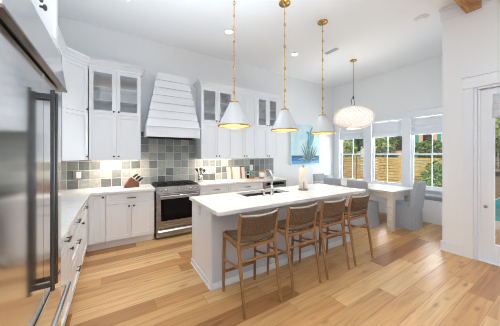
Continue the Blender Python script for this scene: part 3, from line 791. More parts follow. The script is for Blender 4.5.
# ------------------------------------------------------------------ counter stools
def make_stool():
    r = thing('counter_stool', '', 'stool', (0, 0, 0), 'woven counter stools along the island')
    def leg(pts, rad): return MB().tube(pts, rad, 10).build('leg', M['stool'], r)
    # local: +y towards the island, back at -y
    fxx, bxx = .20, .215
    for s_ in (-1, 1):
        leg([(s_ * .205, .235, .0005), (s_ * .205, .225, .3), (s_ * .205, .215, .655)], [.014, .017, .0175])                                    # front
        leg([(s_ * .213, -.232, .0005), (s_ * .216, -.175, .35), (s_ * .218, -.125, .62), (s_ * .222, -.145, .78), (s_ * .226, -.175, .935)], [.0145, .018, .0195, .018, .014])   # rear post
        m = MB(); m.tube([(s_ * .206, .215, .63), (s_ * .217, -.125, .615)], [.026] * 2, 4, False, True); m.build('seat_rail', M['stool'], r, bevel=.004)
        m = MB(); m.tube([(s_ * .205, .226, .35), (s_ * .2155, -.165, .42)], [.0125] * 2, 10); m.build('stretcher', M['stool'], r)
    for y, z, ra, x in ((.217, .63, .024, .206), (-.128, .60, .024, .217)):
        m = MB(); m.tube([(-x, y, z), (x, y, z)], [ra] * 2, 4, False, True); m.build('seat_rail', M['stool'], r, bevel=.004)
    m = MB(); m.tube([(-.205, .229, .215), (.205, .229, .215)], .0155, 10); m.build('footrest', M['stool'], r)
    m = MB(); m.tube([(-.2155, -.158, .475), (.2155, -.158, .475)], .0135, 10); m.build('stretcher', M['stool'], r)
    # saddle woven seat
    g0, g1 = [], []
    for i in range(13):
        a, b = [], []
        v = i / 12; y = -.118 + .325 * v
        for j in range(13):
            u = -1 + j / 6.0; x = u * (.199 - .0 * v)
            z = .648 + .022 * u * u - .010 * math.sin(PI * v) + .012 * (v - .5) ** 2
            a.append((x, y, z)); b.append((x, y, z - .022))
        g0.append(a); g1.append(b)
    MB().slab(g0, g1).build('seat', M['weave'], r)
    m = MB()
    m.tube([(-.198 + .396 * k / 12, -.126, .648 + .022 * (-1 + k / 6.0) ** 2 - .006) for k in range(13)], .015, 8); m.build('seat_edge', M['weave'], r)
    # curved woven back
    g0, g1 = [], []
    for i in range(9):
        z = .725 + .185 * i / 8; a, b = [], []
        for j in range(15):
            u = -1 + j / 7.0; x = u * .212
            yb = -.14 - (z - .75) * .20 - .052 * (1 - u * u)
            a.append((x, yb - .010, z - .006 * (1 - u * u))); b.append((x, yb + .010, z - .006 * (1 - u * u)))
        g0.append(a); g1.append(b)
    MB().slab(g0, g1).build('backrest', M['weave'], r)
    m = MB(); m.tube([(-.222 + .444 * k / 14, -.172 - .052 * (1 - (-1 + k / 7.0) ** 2), .918 - .006 * (1 - (-1 + k / 7.0) ** 2)) for k in range(15)], .0095, 10); m.build('top_rail', M['weave_pale'], r, label='pale corded top edge of the back')
    return r
st = make_stool()
STL = ['woven wooden counter stool nearest the camera at the fridge end of the island', 'second woven counter stool from the fridge end of the island', 'third woven counter stool from the fridge end of the island', 'woven wooden counter stool closest to the dining table']
for i, x in enumerate((1.222, 1.83, 2.385, 2.962)):
    if i: copy_tree(st, (x, 1.918, 0), STL[i])
    else: st.location = (x, 1.918, 0); st['label'] = STL[0]

# ------------------------------------------------------------------ pendants over the island
def make_pendant():
    r = thing('pendant_light', '', 'pendant light', (0, 0, 0), 'cone pendants over the island')
    D = CZ - 1.86      # drop
    MB().lathe([(.001, D - .0006), (.085, D - .0006), (.085, D - .014), (.03, D - .02), (.012, D - .03), (.012, D - .05), (.001, D - .05)], (0, 0, 0), 28).build('canopy', M['brass'], r)
    m = MB(); m.lathe([(.0055, .355), (.0055, D - .045)], (0, 0, 0), 10)
    z = .44; k = 0
    while z < D - .08:
        if k % 2 == 0: m.lathe([(.0055, z - .014), (.0125, z - .009), (.0125, z + .009), (.0055, z + .014)], (0, 0, 0), 12)
        else:
            m.tube([(.017 * math.cos(t), 0, z + .028 * math.sin(t)) for t in [2 * PI * q / 14 for q in range(14)]], .004, 6, closed=True)
        z += .165; k += 1
    m.lathe([(.02, .322), (.02, .335), (.011, .345), (.011, .37), (.0055, .375)], (0, 0, 0), 14)
    m.build('stem', M['brass'], r)
    sh = MB(); sh.lathe([(.205, .008), (.054, .315), (.05, .315), (.2005, .008), (.205, .008)], (0, 0, 0), 48)
    sho = sh.build('shade', M['shade'], r)
    MB().lathe([(.199, .0095), (.0485, .3125)], (0, 0, 0), 48).build('shade_lining', M['shade_in'], r) if False else None
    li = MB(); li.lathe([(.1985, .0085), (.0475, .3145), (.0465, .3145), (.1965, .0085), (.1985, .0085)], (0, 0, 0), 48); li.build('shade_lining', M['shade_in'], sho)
    MB().lathe([(.1955, .0), (.2095, .0), (.2095, .0145), (.2055, .0145), (.2055, .0075), (.1955, .0075), (.1955, .0)], (0, 0, 0), 48).build('rim', M['brass'], sho)
    MB().lathe([(.001, .322), (.058, .322), (.06, .318), (.06, .308), (.056, .306), (.045, .306), (.001, .306)], (0, 0, 0), 32).build('cap', M['brass'], sho)
    b = MB(); b.ball((0, 0, .14), .042, 16); b.lathe([(.016, .17), (.016, .305)], (0, 0, 0), 12); b.build('bulb', M['bulb'], r)
    return r
pn = make_pendant()
PL = ['white cone pendant with brass rim nearest the range and fridge', 'white cone pendant with brass rim in the middle of three', 'white cone pendant with brass rim beside the blue painting']
for i, x in enumerate((1.31, 2.17, 3.03)):
    loc = (x, 2.455, 1.86)
    if i: copy_tree(pn, loc, PL[i])
    else: pn.location = loc; pn['label'] = PL[0]
    light('pendant_glow', 'POINT', (x, 2.455, 1.925), 7, (1.0, .80, .50), .03)

# ------------------------------------------------------------------ woven globe pendant over the table
gl = thing('globe_pendant', 'white woven oval globe pendant above the dining table', 'pendant light', (4.875, 3.05, 2.39))
cx, cy, cz, RX, RZ = 4.875, 3.05, 2.39, .45, .262
MB().lathe([(.001, CZ - .0006), (.075, CZ - .0006), (.075, CZ - .022), (.02, CZ - .03), (.001, CZ - .03)], (cx, cy, 0), 28).build('canopy', M['brass'], gl)
m = MB(); m.tube([(cx, cy, CZ - .025), (cx, cy, 2.86)], .005, 8); m.build('cord', M['nickel'], gl)
m = MB()
for a in range(3):
    q = 2 * PI * a / 3; m.tube([(cx, cy, 2.90), (cx + .035 * math.cos(q), cy + .035 * math.sin(q), 2.84), (cx + .05 * math.cos(q), cy + .05 * math.sin(q), 2.66)], .006, 8)
m.lathe([(.012, 2.84), (.016, 2.86), (.016, 2.90), (.008, 2.92)], (cx, cy, 0), 12)
m.build('hanger', M['nickel'], gl)
m = MB(); NS = 30
for sgn in (-1, 1):
    for k in range(NS):
        pts = []
        for i in range(15):
            t_ = i / 14; ph = -1.30 + 2.60 * t_
            a = 2 * PI * k / NS + sgn * (t_ - .5) * 1.35
            sup = math.cos(ph) ** .75
            rr = RX * sup; pts.append((cx + rr * math.cos(a), cy + rr * math.sin(a), cz + RZ * math.sin(ph)))
        m.tube(pts, .0078, 6)
for ph in (-1.30, 1.30): 
    rr = RX * math.cos(ph) ** .75
    m.tube([(cx + rr * math.cos(2 * PI * q / 24), cy + rr * math.sin(2 * PI * q / 24), cz + RZ * math.sin(ph)) for q in range(24)], .012, 6, closed=True)
m.build('woven_shade', M['rattan'], gl)
ln_ = [(max(.002, .945 * RX * math.cos(-1.28 + 2.56 * i / 20) ** .75), cz + .95 * RZ * math.sin(-1.28 + 2.56 * i / 20)) for i in range(21)]
MB().lathe(ln_ + [(r_ - .004, z_) for r_, z_ in reversed(ln_)] + [ln_[0]], (cx, cy, 0), 36).build('paper_liner', M['liner'], gl)
b = MB(); b.ball((cx, cy, cz + .02), .07, 16); b.lathe([(.02, cz + .08), (.02, cz + .27), (.05, cz + .27)], (cx, cy, 0), 12); b.build('bulb', M['globe_bulb'], gl)
light('globe_glow', 'POINT', (cx, cy, cz - .09), 6, (1.0, .95, .90), .08)

# ------------------------------------------------------------------ ceiling fittings
for i, (x, lb) in enumerate(((.15, 'round recessed ceiling light above the left wall cabinets'), (1.79, 'round recessed ceiling light beside the first pendant rod'), (3.46, 'round recessed ceiling light between the second and third pendant rods'))):
    o = thing('recessed_light', lb, 'ceiling light', (x, 3.58, CZ), 'recessed ceiling lights')
    m = MB(); m.lathe([(.062, CZ - .0006), (.088, CZ - .0006), (.086, CZ - .007), (.064, CZ - .009), (.062, CZ - .0006)], (x, 3.58, 0), 28); m.build('trim_ring', M['trim'], o)
    MB().lathe([(.061, CZ - .0008), (.061, CZ - .005), (.03, CZ - .0065), (.001, CZ - .007)], (x, 3.58, 0), 28).build('lens', M['can'], o)
    light('can_glow', 'SPOT', (x, 3.58, CZ - .03), 86, (.95, .97, 1.0), .06, aim=(0, -.12, -1), angle=1.5)
o = thing('ceiling_vent', 'grey slotted air vent in the ceiling beside the third pendant rod', 'vent', (4.04, 3.04, CZ))
m = MB(); m.box(3.985, 4.095, 2.885, 3.195, CZ - .006, CZ - .0006); m.build('frame', M['vent'], o)
m = MB()
for k in range(6): m.box(3.997 + k * .015, 4.004 + k * .015, 2.90, 3.18, CZ - .013, CZ - .0062)
m.build('louver', M['vent'], o)
o = thing('smoke_detector', 'round white disc on the ceiling above the patio door wall', 'smoke detector', (4.33, 1.50, CZ))
MB().lathe([(.105, CZ - .0006), (.105, CZ - .012), (.09, CZ - .02)], (4.33, 1.50, 0), 28).build('base_ring', M['plastic'], o)
MB().lathe([(.082, CZ - .0205), (.078, CZ - .034), (.04, CZ - .04), (.001, CZ - .04)], (4.33, 1.50, 0), 28).build('cover', M['plastic'], o)

# under-cabinet lights
def under(label, x0, x1, e):
    o = thing('under_cabinet_light', label, 'under-cabinet light', ((x0 + x1) / 2, 4.425, UB - .012))
    MB().box(x0, x1, 4.405, 4.445, UB - .011, UB - .0006).build('housing', M['trim'], o)
    MB().box(x0 + .01, x1 - .01, 4.41, 4.44, UB - .014, UB - .0112).build('diffuser', M['strip'], o)
    l_ = light('strip_glow', 'AREA', ((x0 + x1) / 2, 4.425, UB - .018), e, (1.0, .82, .66), x1 - x0, .03, aim=(0, .45, -1))
    return o
under('warm light strip under the cabinet left of the hood', -.32, .38, 10.0)
under('warm light strip under the cabinet right of the hood', 1.58, 2.29, 9.5)

# ------------------------------------------------------------------ things on the counters
kb = thing('knife_block', 'brown wooden knife block with black handled knives left of the range', 'knife block', (.29, 4.40, .914))
def kp(a, z): return (a, z)
kb_m = MB(); prof = [(.135, .9145), (.385, .9145), (.39, .98), (.262, 1.095), (.248, 1.09)]
kb_m.prism([(x, 4.35, z) for x, z in prof], [(x, 4.47, z) for x, z in prof]); kb_m.build('block', M['walnut'], kb, bevel=.004)
for i in range(3):
    for j in range(3):
        k_ = MB(); y = 4.37 + j * .038; bx = .366 - i * .041; bz = 1.0025 + i * .0368
        k_.tube([(bx + .012, y, bz + .013), (bx + .045, y, bz + .048), (bx + .074 + .006 * j, y, bz + .066)], [.011, .0145, .012], 10)
        kh = k_.build('knife_handle', M['black'], kb)
        MB().tube([(bx, y, bz), (bx + .0125, y, bz + .0138)], [.0118, .0118], 10).build('bolster', M['chrome'], kh)
uc = thing('utensil_crock', 'silver crock of dark cooking utensils right of the range', 'utensil holder', (1.56, 4.45, .914))
c0 = (1.56, 4.45, 0)
MB().lathe([(.048, .915), (.052, .917), (.055, 1.06), (.052, 1.06), (.049, .925), (.001, .925)], c0, 28).build('crock', M['crock'], uc)
MB().lathe([(.075, .9142), (.078, .9149)], c0, 28)
def utensil(name, lb, dx, dy, L, head, cat='utensil'):
    o = thing(name, lb, cat, (1.56 + dx * .2, 4.45 + dy * .2, .93), 'utensils in the silver crock')
    dr_ = Vector((dx, dy, L)).normalized(); hz = Vector((dx, dy, 0)).normalized() * .028; p0 = Vector((1.56, 4.45, .93)) - hz; p1 = p0 + dr_ * .23
    MB().tube([p0, p1], [.0055, .0065], 8).build('handle', M['black'], o)
    h_ = MB()
    if head == 'spoon': h_.ball(p1 + dr_ * .03, .034, 12, (.8, .5, 1.1))
    elif head == 'spatula':
        s_ = Vector((1, -.3, 0)).normalized(); q = p1 + dr_ * .075
        th = Vector((.3, 1, 0)).normalized() * .003
        a, b = s_ * .016, s_ * .03
        h_.hexa([p1 - a - th, p1 + a - th, p1 + a + th, p1 - a + th, q - b - th, q + b - th, q + b + th, q - b + th])
    else:
        for t_ in (-1, -.33, .33, 1): h_.tube([p1, p1 + dr_ * .03 + Vector((.022 * t_, 0, 0)), p1 + dr_ * .065 + Vector((.012 * t_, 0, 0))], .003, 6)
    h_.build('head', M['black'], o)
utensil('spatula', 'black spatula leaning left in the silver crock', -.085, .0, .20, 'spatula')
utensil('ladle', 'black spoon standing up in the silver crock', .02, .03, .24, 'spoon')
utensil('whisk', 'black slotted server standing upright in the crock', .055, -.02, .21, 'whisk')
utensil('serving_spoon', 'black spoon leaning far right out of the crock', .15, .02, .28, 'spoon')
def board(label, x0, strips, y0=4.60, h=.285, lean=.045, w_th=.018, group=None):
    o = thing('cutting_board', label, 'cutting board', (x0, y0, .914))
    x = x0
    for wd, mt, nm in strips:
        m = MB(); m.hexa([(x, y0, .9145), (x + wd, y0, .9145), (x + wd, y0 + w_th, .9145), (x, y0 + w_th, .9145), (x + .0, y0 + lean, .9145 + h), (x + wd, y0 + lean, .9145 + h), (x + wd, y0 + lean + w_th, .9145 + h), (x, y0 + lean + w_th, .9145 + h)])
        m.build(nm, M[mt], o, bevel=.002); x += wd
    return o
board('large white board with a honey wood band leaning on the tile', 2.27, [(.095, 'marble', 'panel'), (.055, 'acacia', 'wood_band'), (.205, 'marble', 'panel')], 4.585, .29)
board('white board with wooden edge leaning right of the larger board', 2.632, [(.05, 'acacia', 'wood_band'), (.085, 'marble', 'panel')], 4.60, .28)
bt = thing('oil_bottle', 'dark glass bottle with pale label between the boards and the jar', 'bottle', (2.80, 4.52, .914))
MB().lathe([(.001, .9145), (.026, .9145), (.028, .92), (.028, 1.05), (.012, 1.09), (.011, 1.13), (.001, 1.13)], (2.80, 4.52, 0), 20).build('body', M['black_glass'], bt)
MB().lathe([(.0286, 1.005), (.0288, 1.006), (.0288, 1.034), (.0286, 1.035)], (2.80, 4.52, 0), 20).build('paper_label', M['plastic'], bt)
MB().lathe([(.0115, 1.1305), (.0125, 1.132), (.0125, 1.15), (.001, 1.151)], (2.80, 4.52, 0), 14).build('cap', M['black'], bt)
jr = thing('glass_jar', 'clear glass jar of greenery on a round wooden base', 'jar', (2.82, 4.38, .914))
MB().lathe([(.075, .9145), (.078, .918), (.078, .945), (.07, .95), (.001, .95)], (2.83, 4.38, 0), 28).build('wood_base', M['acacia'], jr)
MB().lathe([(.001, .951), (.05, .951), (.058, .965), (.058, 1.06), (.045, 1.085), (.042, 1.085), (.055, 1.058), (.055, .967), (.001, .955)], (2.83, 4.38, 0), 28).build('glass_body', M['jar_glass'], jr)
m = MB()
for k in range(60):
    a = random.uniform(0, 6.28); rr = random.uniform(0, .034); z = random.uniform(.975, 1.05); q = Vector((2.83 + rr * math.cos(a), 4.38 + rr * math.sin(a), z)); d1 = Vector((random.uniform(-1, 1), random.uniform(-1, 1), random.uniform(-.3, 1))).normalized() * .014; d2 = Vector((-d1.y, d1.x, .3 * d1.z)) * .4
    m.add([q - d1, q + d2, q + d1, q - d2], [(0, 1, 2, 3)])
m.build('greenery', M['leaf_b'], jr)
cn = thing('canister', 'white ceramic canister with honey wood lid and base behind the faucet', 'canister', (3.09, 4.36, .914))
MB().lathe([(.088, .9145), (.09, .918), (.09, .952), (.085, .957), (.001, .957)], (3.12, 4.36, 0), 28).build('wood_base', M['acacia'], cn)
MB().lathe([(.001, .9575), (.082, .9575), (.086, .965), (.086, 1.06), (.08, 1.066), (.001, 1.066)], (3.12, 4.36, 0), 28).build('body', M['ceramic'], cn)
MB().lathe([(.001, 1.0665), (.082, 1.0665), (.084, 1.07), (.084, 1.088), (.078, 1.092), (.015, 1.092), (.012, 1.10), (.018, 1.112), (.001, 1.118)], (3.12, 4.36, 0), 28).build('lid', M['acacia'], cn)

# ------------------------------------------------------------------ painting
pa = thing('painting', 'blue canvas painting of a long necked bird over spiky leaves and sea', 'painting', (4.95, 4.66, 1.20))
def painting_sky():
    m, n, l, b = _new('painted_sky')
    tc = n.new('ShaderNodeTexCoord'); nz = n.new('ShaderNodeTexNoise'); nz.inputs['Scale'].default_value = 3.2; nz.inputs['Detail'].default_value = 5; l.new(tc.outputs['Object'], nz.inputs['Vector'])
    l.new(ramp(n, l, nz.outputs['Fac'], [(0.3, (168, 212, 224)), (0.55, (205, 230, 234)), (0.75, (226, 238, 238))]), b.inputs['Base Color']); b.inputs['Roughness'].default_value = .7
    return m
P0, P1, Q0, Q1, PY = 4.335, 5.56, 1.195, 2.40, 4.645
MB().box(P0, P1, PY, YB - .001, Q0, Q1).build('canvas', painting_sky(), pa)
def paint_strip(name, u0, u1, v0, v1, mt, d_=.003):
    MB().box(P0 + u0 * (P1 - P0), P0 + u1 * (P1 - P0), PY - d_, PY - .0005, Q0 + v0 * (Q1 - Q0), Q0 + v1 * (Q1 - Q0)).build(name, mt, pa)
paint_strip('sea_band', .03, .99, .03, .105, plain('paint_pale_blue', (88, 168, 214), .6, 0, .2, 6))
paint_strip('sea_band', .03, .99, .105, .185, plain('paint_blue', (30, 116, 186), .6, 0, .2, 6))
paint_strip('sea_band', .03, .99, .185, .235, plain('paint_navy', (28, 70, 128), .6, 0, .2, 6))
def P(u, v, d_): return (P0 + u * (P1 - P0), PY - d_, Q0 + v * (Q1 - Q0))
def blade(mb, base, tip, wdt, d_=.006):
    b0, t0 = Vector(P(base[0], base[1], d_)), Vector(P(tip[0], tip[1], d_)); ax = (t0 - b0); nn = Vector((-ax.z, 0, ax.x)).normalized() * wdt
    mid = b0 + ax * .4; back = Vector((0, d_ - .0008 - .003, 0))
    f = [b0 - nn * .5, mid - nn, t0, mid + nn, b0 + nn * .5]
    mb.prism(f, [q + back for q in f])
fo = [MB(), MB(), MB()]
for k in range(44):
    a = math.radians(-6 + 192 * (k + .5) / 44 + random.uniform(-4, 4)); L = random.uniform(.26, .46)
    bs = (.62 + .08 * math.cos(a), .06 + random.uniform(0, .12)); tp = (.62 + L * .88 * math.cos(a), .10 + max(-.02, L * 1.32 * abs(math.sin(a)) + random.uniform(-.05, .03)))
    blade(fo[k % 3], bs, (min(.985, max(.05, tp[0])), max(.03, tp[1])), .017, .005 + .0012 * (k % 3))
for mb_, c in zip(fo, ((136, 160, 150), (184, 196, 178), (92, 128, 134))): mb_.build('spiky_leaves', plain('paint_leaf_%d' % c[0], c, .7, 0, .2, 8), pa)
bird = MB()
neck = [(.64, .40), (.63, .50), (.62, .60), (.60, .68), (.605, .76), (.59, .815), (.55, .825), (.515, .80)]
bird.tube([P(u, v, .013) for u, v in neck], [.055, .048, .040, .034, .03, .036, .03, .006], 10)
tail = [(.63, .46), (.70, .56), (.74, .66), (.75, .76), (.80, .86), (.84, .93), (.80, .985)]
bird.tube([P(u, v, .013) for u, v in tail], [.05, .05, .052, .06, .072, .06, .02], 10)
tail2 = [(.66, .55), (.68, .68), (.66, .80), (.71, .90), (.74, .96)]
bird.tube([P(u, v, .013) for u, v in tail2], [.03, .035, .03, .04, .012], 10)
for i, vv in enumerate(bird.v): bird.v[i] = (vv[0], PY - .0095 + (vv[1] - (PY - .013)) * .10, vv[2])
bird.build('bird', plain('paint_teal', (104, 164, 180), .6, 0, .38, 22), pa)

# ------------------------------------------------------------------ dining table, chairs, bench
TX0, TX1, TY0, TY1 = 4.56, 5.46, 2.03, 4.02
tb = thing('dining_table', 'whitewashed wooden dining table in the breakfast nook', 'table', (5.01, 3.02, 0))
MB().box(TX0, TX1, TY0, TY1, .735, .78).build('tabletop', M['table'], tb, bevel=.004)
for x in (TX0 + .02, TX1 - .13):
    for y in (TY0 + .02, TY1 - .13): MB().box(x, x + .11, y, y + .11, .0005, .7345).build('leg', M['table'], tb, bevel=.004)
m = MB()
m.box(TX0 + .13, TX1 - .13, TY0 + .03, TY0 + .055, .64, .7345); m.box(TX0 + .13, TX1 - .13, TY1 - .055, TY1 - .03, .64, .7345)
m.box(TX0 + .03, TX0 + .055, TY0 + .13, TY1 - .13, .64, .7345); m.box(TX1 - .055, TX1 - .03, TY0 + .13, TY1 - .13, .64, .7345)
m.build('apron', M['table'], tb)

def make_chair():
    r = thing('slipcovered_chair', '', 'chair', (0, 0, 0), 'grey slipcovered dining chairs')
    # local: faces +y, rear skirt at y=0, width .44
    hw = .22
    def loop(y0, y1, w_, z, fl=0):
        pts = []
        for k in range(40):
            a = 2 * PI * k / 40; ca, sa = math.cos(a), math.sin(a); e = .28
            x = (abs(ca) ** e) * (1 if ca > 0 else -1) * w_; y = (y0 + y1) / 2 + (abs(sa) ** e) * (1 if sa > 0 else -1) * (y1 - y0) / 2
            g = fl * (.004 * math.sin(9 * a) + .003 * math.sin(17 * a + 1))
            pts.append((x * (1 + g * 3), y + g, z))
        return pts
    rings = [loop(-.012, .485, hw + .012, .001, 1.6), loop(-.006, .478, hw + .006, .15, 1.1), loop(0, .47, hw, .36, .3), loop(0, .47, hw, .43), loop(.004, .466, hw - .002, .455)]
    m = MB(); vs = [p for rg_ in rings for p in rg_]; n = 40
    m.add(vs, [(i * n + k, i * n + (k + 1) % n, (i + 1) * n + (k + 1) % n, (i + 1) * n + k) for i in range(len(rings) - 1) for k in range(n)], True)
    m.add(rings[0], [tuple(range(n))]); m.add(rings[-1], [tuple(range(n))])
    m.build('skirt', M['slip'], r)
    m = MB(); prof = [(.455, .0), (.475, .004), (.495, .012), (.50, .03)]
    rg2 = [loop(.10, .462, hw - .004, .4555), loop(.10, .466, hw - .001, .475), loop(.10, .462, hw - .005, .495), loop(.115, .445, hw - .03, .502)]
    vs = [p for q in rg2 for p in q]
    m.add(vs, [(i * n + k, i * n + (k + 1) % n, (i + 1) * n + (k + 1) % n, (i + 1) * n + k) for i in range(3) for k in range(n)], True); m.add(rg2[0], [tuple(range(n))]); m.add(rg2[-1], [tuple(range(n))])
    m.build('seat_cushion', M['slip'], r)
    g0, g1 = [], []
    for i in range(12):
        t_ = i / 11; z = .40 + .555 * t_; lean = -.055 * t_
        sc = 1 - .03 * max(0, t_ - .85) / .15
        g0.append([((-1 + j / 6.0) * (hw - .001) * sc, lean - .004 + .006 * (1 - (-1 + j / 6.0) ** 4), z) for j in range(13)][:])
        g1.append([((-1 + j / 6.0) * (hw - .001) * sc, .095 - .03 * t_ + lean + .006 * (1 - (-1 + j / 6.0) ** 2), z) for j in range(13)])
    MB().slab(g1, g0, False).build('backrest', M['slip'], r, bevel=.012)
    for s_ in (-1, 1):                         # pleat flaps at the rear corners
        m = MB(); m.hexa([(s_ * (hw + .010), .02, .002), (s_ * (hw + .020), .02, .002), (s_ * (hw + .026), .15, .002), (s_ * (hw + .010), .15, .002), (s_ * hw, .05, .40), (s_ * (hw + .006), .05, .40), (s_ * (hw + .006), .10, .40), (s_ * hw, .10, .40)])
        m.build('pleat', M['slip'], r)
    return r
ch = make_chair()
ch.location = (5.20, 1.845, 0); ch['label'] = 'grey slipcovered chair at the near end of the table, beside the window bench'
c2 = copy_tree(ch, (4.335, 2.62, 0), 'grey slipcovered chair behind the stool closest to the table'); c2.rotation_euler.z = -PI / 2
c3 = copy_tree(ch, (4.335, 3.235, 0), 'grey slipcovered chair seen above the island top between paper towels and window'); c3.rotation_euler.z = -PI / 2
c4 = copy_tree(ch, (4.95, 4.13, 0), 'grey slipcovered chair at the far end of the table below the painting'); c4.rotation_euler.z = PI

bn = thing('window_bench', 'white panelled bench built in under the nook windows', 'bench', (6.1, 2.96, 0))
BX = 5.86
FBn = Fr((BX + .02, 0, 0), (0, 1, 0), (-1, 0, 0))
m = MB(); m.box(BX + .02, XW - .001, YN + .001, YB - .02, .0005, .475); m.box(BX - .01, XW - .001, YN + .001, YB - .02, .475, .497); m.build('body', M['trim'], bn)
m = MB(); m.fbox(FBn, YN + .001, YB - .02, .0005, .10, .0005, .02); m.fbox(FBn, YN + .001, YB - .02, .41, .4745, .0005, .02)
ys = [YN + .001, 1.30, 1.83, 1.90, 2.50, 2.57, 3.17, 3.24, 3.84, 3.91, 4.58, YB - .02]
for a, b in zip(ys[0::2], ys[1::2]): m.fbox(FBn, a, b, .10, .41, .0005, .02)
m.build('front_frame', M['trim'], bn, bevel=.003)
cu = MB().box(BX + .0, XW - .055, YN + .02, YB - .04, .4975, .60).build('bench_cushion', M['cushion'], bevel=.03, seg=4)
tag(cu, 'long grey cushion along the window bench', 'cushion')
pw = MB(); n = 10; g0, g1 = [], []
for i in range(n + 1):
    a, b = [], []
    for j in range(n + 1):
        u, v = -1 + 2 * i / n, -1 + 2 * j / n
        th = .06 * ((1 - u ** 4) * (1 - v ** 4)) ** .6 + .004
        x = 5.94 + .22 * u * (1 - .06 * v * v); z = .727 + .12 * v * (1 - .06 * u * u)
        yy = 4.56 + .02 * v
        a.append((x, yy - th, z)); b.append((x, yy + th, z))
    g0.append(a); g1.append(b)
tag(pw.slab(g0, g1).build('throw_pillow', M['pillow']), 'pale grey throw pillow standing in the bench corner', 'pillow')

# ------------------------------------------------------------------ outside
GZ = -.20
struct(MB().box(XW + .15, 40, -14, 22, GZ - .2, GZ).build('ground', M['ground']))
struct(MB().box(4.5, XW + .15, -6, YN - .1, GZ - .2, GZ).build('terrace', M['deck']))
struct(MB().box(6.51, 14.0, -6, 1.9, GZ + .0005, GZ + .02).build('pool_deck', M['deck']))
pool = MB().box(8.2, 13.2, -5, 1.86, GZ + .0205, GZ + .03).build('pool_water', M['water']); struct(pool)
pool['kind'] = 'structure'
def fence(x0, y0, x1, y1, top, label, step=2.0):
    o = thing('fence', label, 'fence', ((x0 + x1) / 2, (y0 + y1) / 2, GZ), 'wooden slat fences in the garden')
    L = math.hypot(x1 - x0, y1 - y0); U = Vector((x1 - x0, y1 - y0, 0)) / L; N = Vector((-U.y, U.x, 0))
    if N.x > 0: N = -N
    fr = Fr((x0, y0, 0), U, N)
    m = MB(); z = GZ + .05
    while z + .105 < top + .001:
        m.fbox(fr, 0, L, z, z + .09, 0, .02); z += .112
    m.build('slat_panel', M['fence'], o)
    k = 0
    n = max(1, round(L / step))
    for i in range(n + 1):
        u = L * i / n; m = MB(); m.fbox(fr, u - .045, u + .045, GZ, top + .03, .0205, .075); m.build('post', M['fence'], o)
    return o
fence(9.2, 2.05, 9.2, 9.2, 1.49, 'horizontal slat wooden fence behind the nook windows')
fence(15.0, -6, 15.0, 2.0, 1.55, 'wooden fence beyond the pool seen through the patio door')

def foliage(c, rad, n, size, seed):
    rnd = random.Random(seed); m = MB()
    for _ in range(n):
        while True:
            q = Vector((rnd.uniform(-1, 1), rnd.uniform(-1, 1), rnd.uniform(-1, 1)))
            if .25 < q.length < 1: break
        q = Vector((c[0] + q.x * rad[0], c[1] + q.y * rad[1], c[2] + q.z * rad[2]))
        d1 = Vector((rnd.uniform(-1, 1), rnd.uniform(-1, 1), rnd.uniform(-1, .6))).normalized(); d2 = d1.cross(Vector((rnd.uniform(-1, 1), rnd.uniform(-1, 1), rnd.uniform(-1, 1)))).normalized()
        s_ = size * rnd.uniform(.6, 1.3)
        m.add([q - d1 * s_, q + d2 * s_ * .38, q + d1 * s_, q - d2 * s_ * .38], [(0, 1, 2, 3)])
    return m
def plant(name, label, cat, c, h, rad, n, size, mt, seed, stem=.03, group=None):
    o = thing(name, label, cat, (c[0], c[1], GZ), group)
    m = MB(); zc = h
    m.tube([(c[0], c[1], GZ), (c[0] + .03, c[1], (GZ + zc) / 2), (c[0], c[1], zc)], [stem * 1.3, stem, stem * .6], 8)
    for k in range(5):
        a = 2 * PI * k / 5; m.tube([(c[0], c[1], zc - rad[2] * .7), (c[0] + rad[0] * .55 * math.cos(a), c[1] + rad[1] * .55 * math.sin(a), zc + rad[2] * .4)], [stem * .6, stem * .25], 6)
    m.build('trunk', M['trunk'], o)
    foliage((c[0], c[1], zc), rad, n, size, seed).build('foliage', M[mt], o)
    return o
def at(u, d_):      # plan position seen at image column u, at a given depth
    r_ = (u - 250) / F_PX * d_; a = math.radians(32.31)
    return (d_ * math.sin(a) + r_ * math.cos(a), d_ * math.cos(a) - r_ * math.sin(a))
G = 'trees and shrubs beyond the fence'
plant('tree', 'broad dark tree behind the fence seen through the window by the painting', 'tree', at(353, 14.6), 3.2, (1.3, 1.3, 1.4), 2600, .13, 'leaf_b', 1, .16, G)
plant('shrub', 'bright yellow green shrub topping the fence in the window by the painting', 'shrub', at(346, 11.9), 1.75, (.6, .6, .55), 1200, .09, 'leaf_a', 2, .04, G)
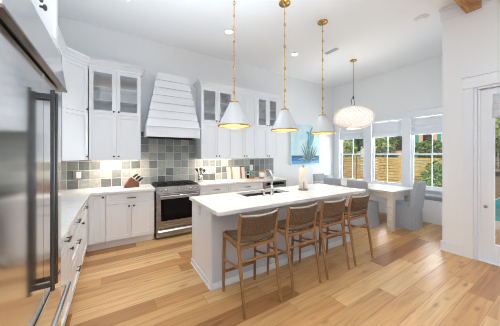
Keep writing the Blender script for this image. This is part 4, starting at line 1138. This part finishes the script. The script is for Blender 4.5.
plant('tree', 'bushy green tree behind the fence in the middle window', 'tree', at(380, 11.4), 2.2, (.75, .75, .85), 2300, .11, 'leaf_a', 3, .09, G)
plant('tree', 'tall dark tree at the back of the garden in the middle window', 'tree', at(386, 15.6), 4.0, (1.5, 1.4, 1.7), 2600, .17, 'leaf_b', 4, .17, G)
plant('shrub', 'low green shrub topping the fence in front of the teal house', 'shrub', at(431, 10.9), 1.75, (.7, .9, .5), 1500, .09, 'leaf_b', 5, .04, G)
plant('shrub', 'leafy shrub standing in front of the fence behind the end chair window', 'shrub', at(440, 6.6), .62, (.40, .5, .75), 1300, .07, 'leaf_b', 6, .03, G)
plant('tree', 'green tree beyond the pool fence seen through the patio door', 'tree', at(505, 19.5), 3.2, (1.6, 2.4, 2.0), 2600, .18, 'leaf_a', 7, .15, G)
# neighbouring house
hx, hy = at(428, 17.0)
ho = thing('neighbour_house', 'teal and cream neighbouring house beyond the garden fence', 'house', (24.5, 8.2, GZ))
HX = 22.0
MB().box(HX, HX + 6, 6.2, 14.0, GZ, 4.6).build('wall', M['teal'], ho)
MB().prism([(HX - .4, 5.8, 4.6), (HX + 6.4, 5.8, 4.6), (HX + 6.4, 14.4, 4.6), (HX - .4, 14.4, 4.6)], [(HX + 2.9, 5.8, 6.8), (HX + 3.1, 5.8, 6.8), (HX + 3.1, 14.4, 6.8), (HX + 2.9, 14.4, 6.8)]).build('roof', M['roof'], ho)
for y in (6.55, 8.75, 12.3):
    f_ = MB().box(HX - .06, HX - .001, y, y + 1.25, 1.5, 4.1).build('window', M['cream'], ho)
    MB().box(HX - .09, HX - .061, y + .3, y + .95, 1.9, 3.8).build('pane', M['house_dark'], f_)
for y in (6.2, 8.2): MB().box(HX - .05, HX - .001, y, y + .12, GZ, 4.6).build('corner_board', M['house_white'], ho)
MB().box(HX - 1.6, HX - .1, 10.3, 12.0, GZ, 4.2).build('porch', M['house_white'], ho)
f_ = MB().box(HX - 1.66, HX - 1.601, 10.6, 11.4, 2.0, 3.6).build('window', M['house_dark'], ho)
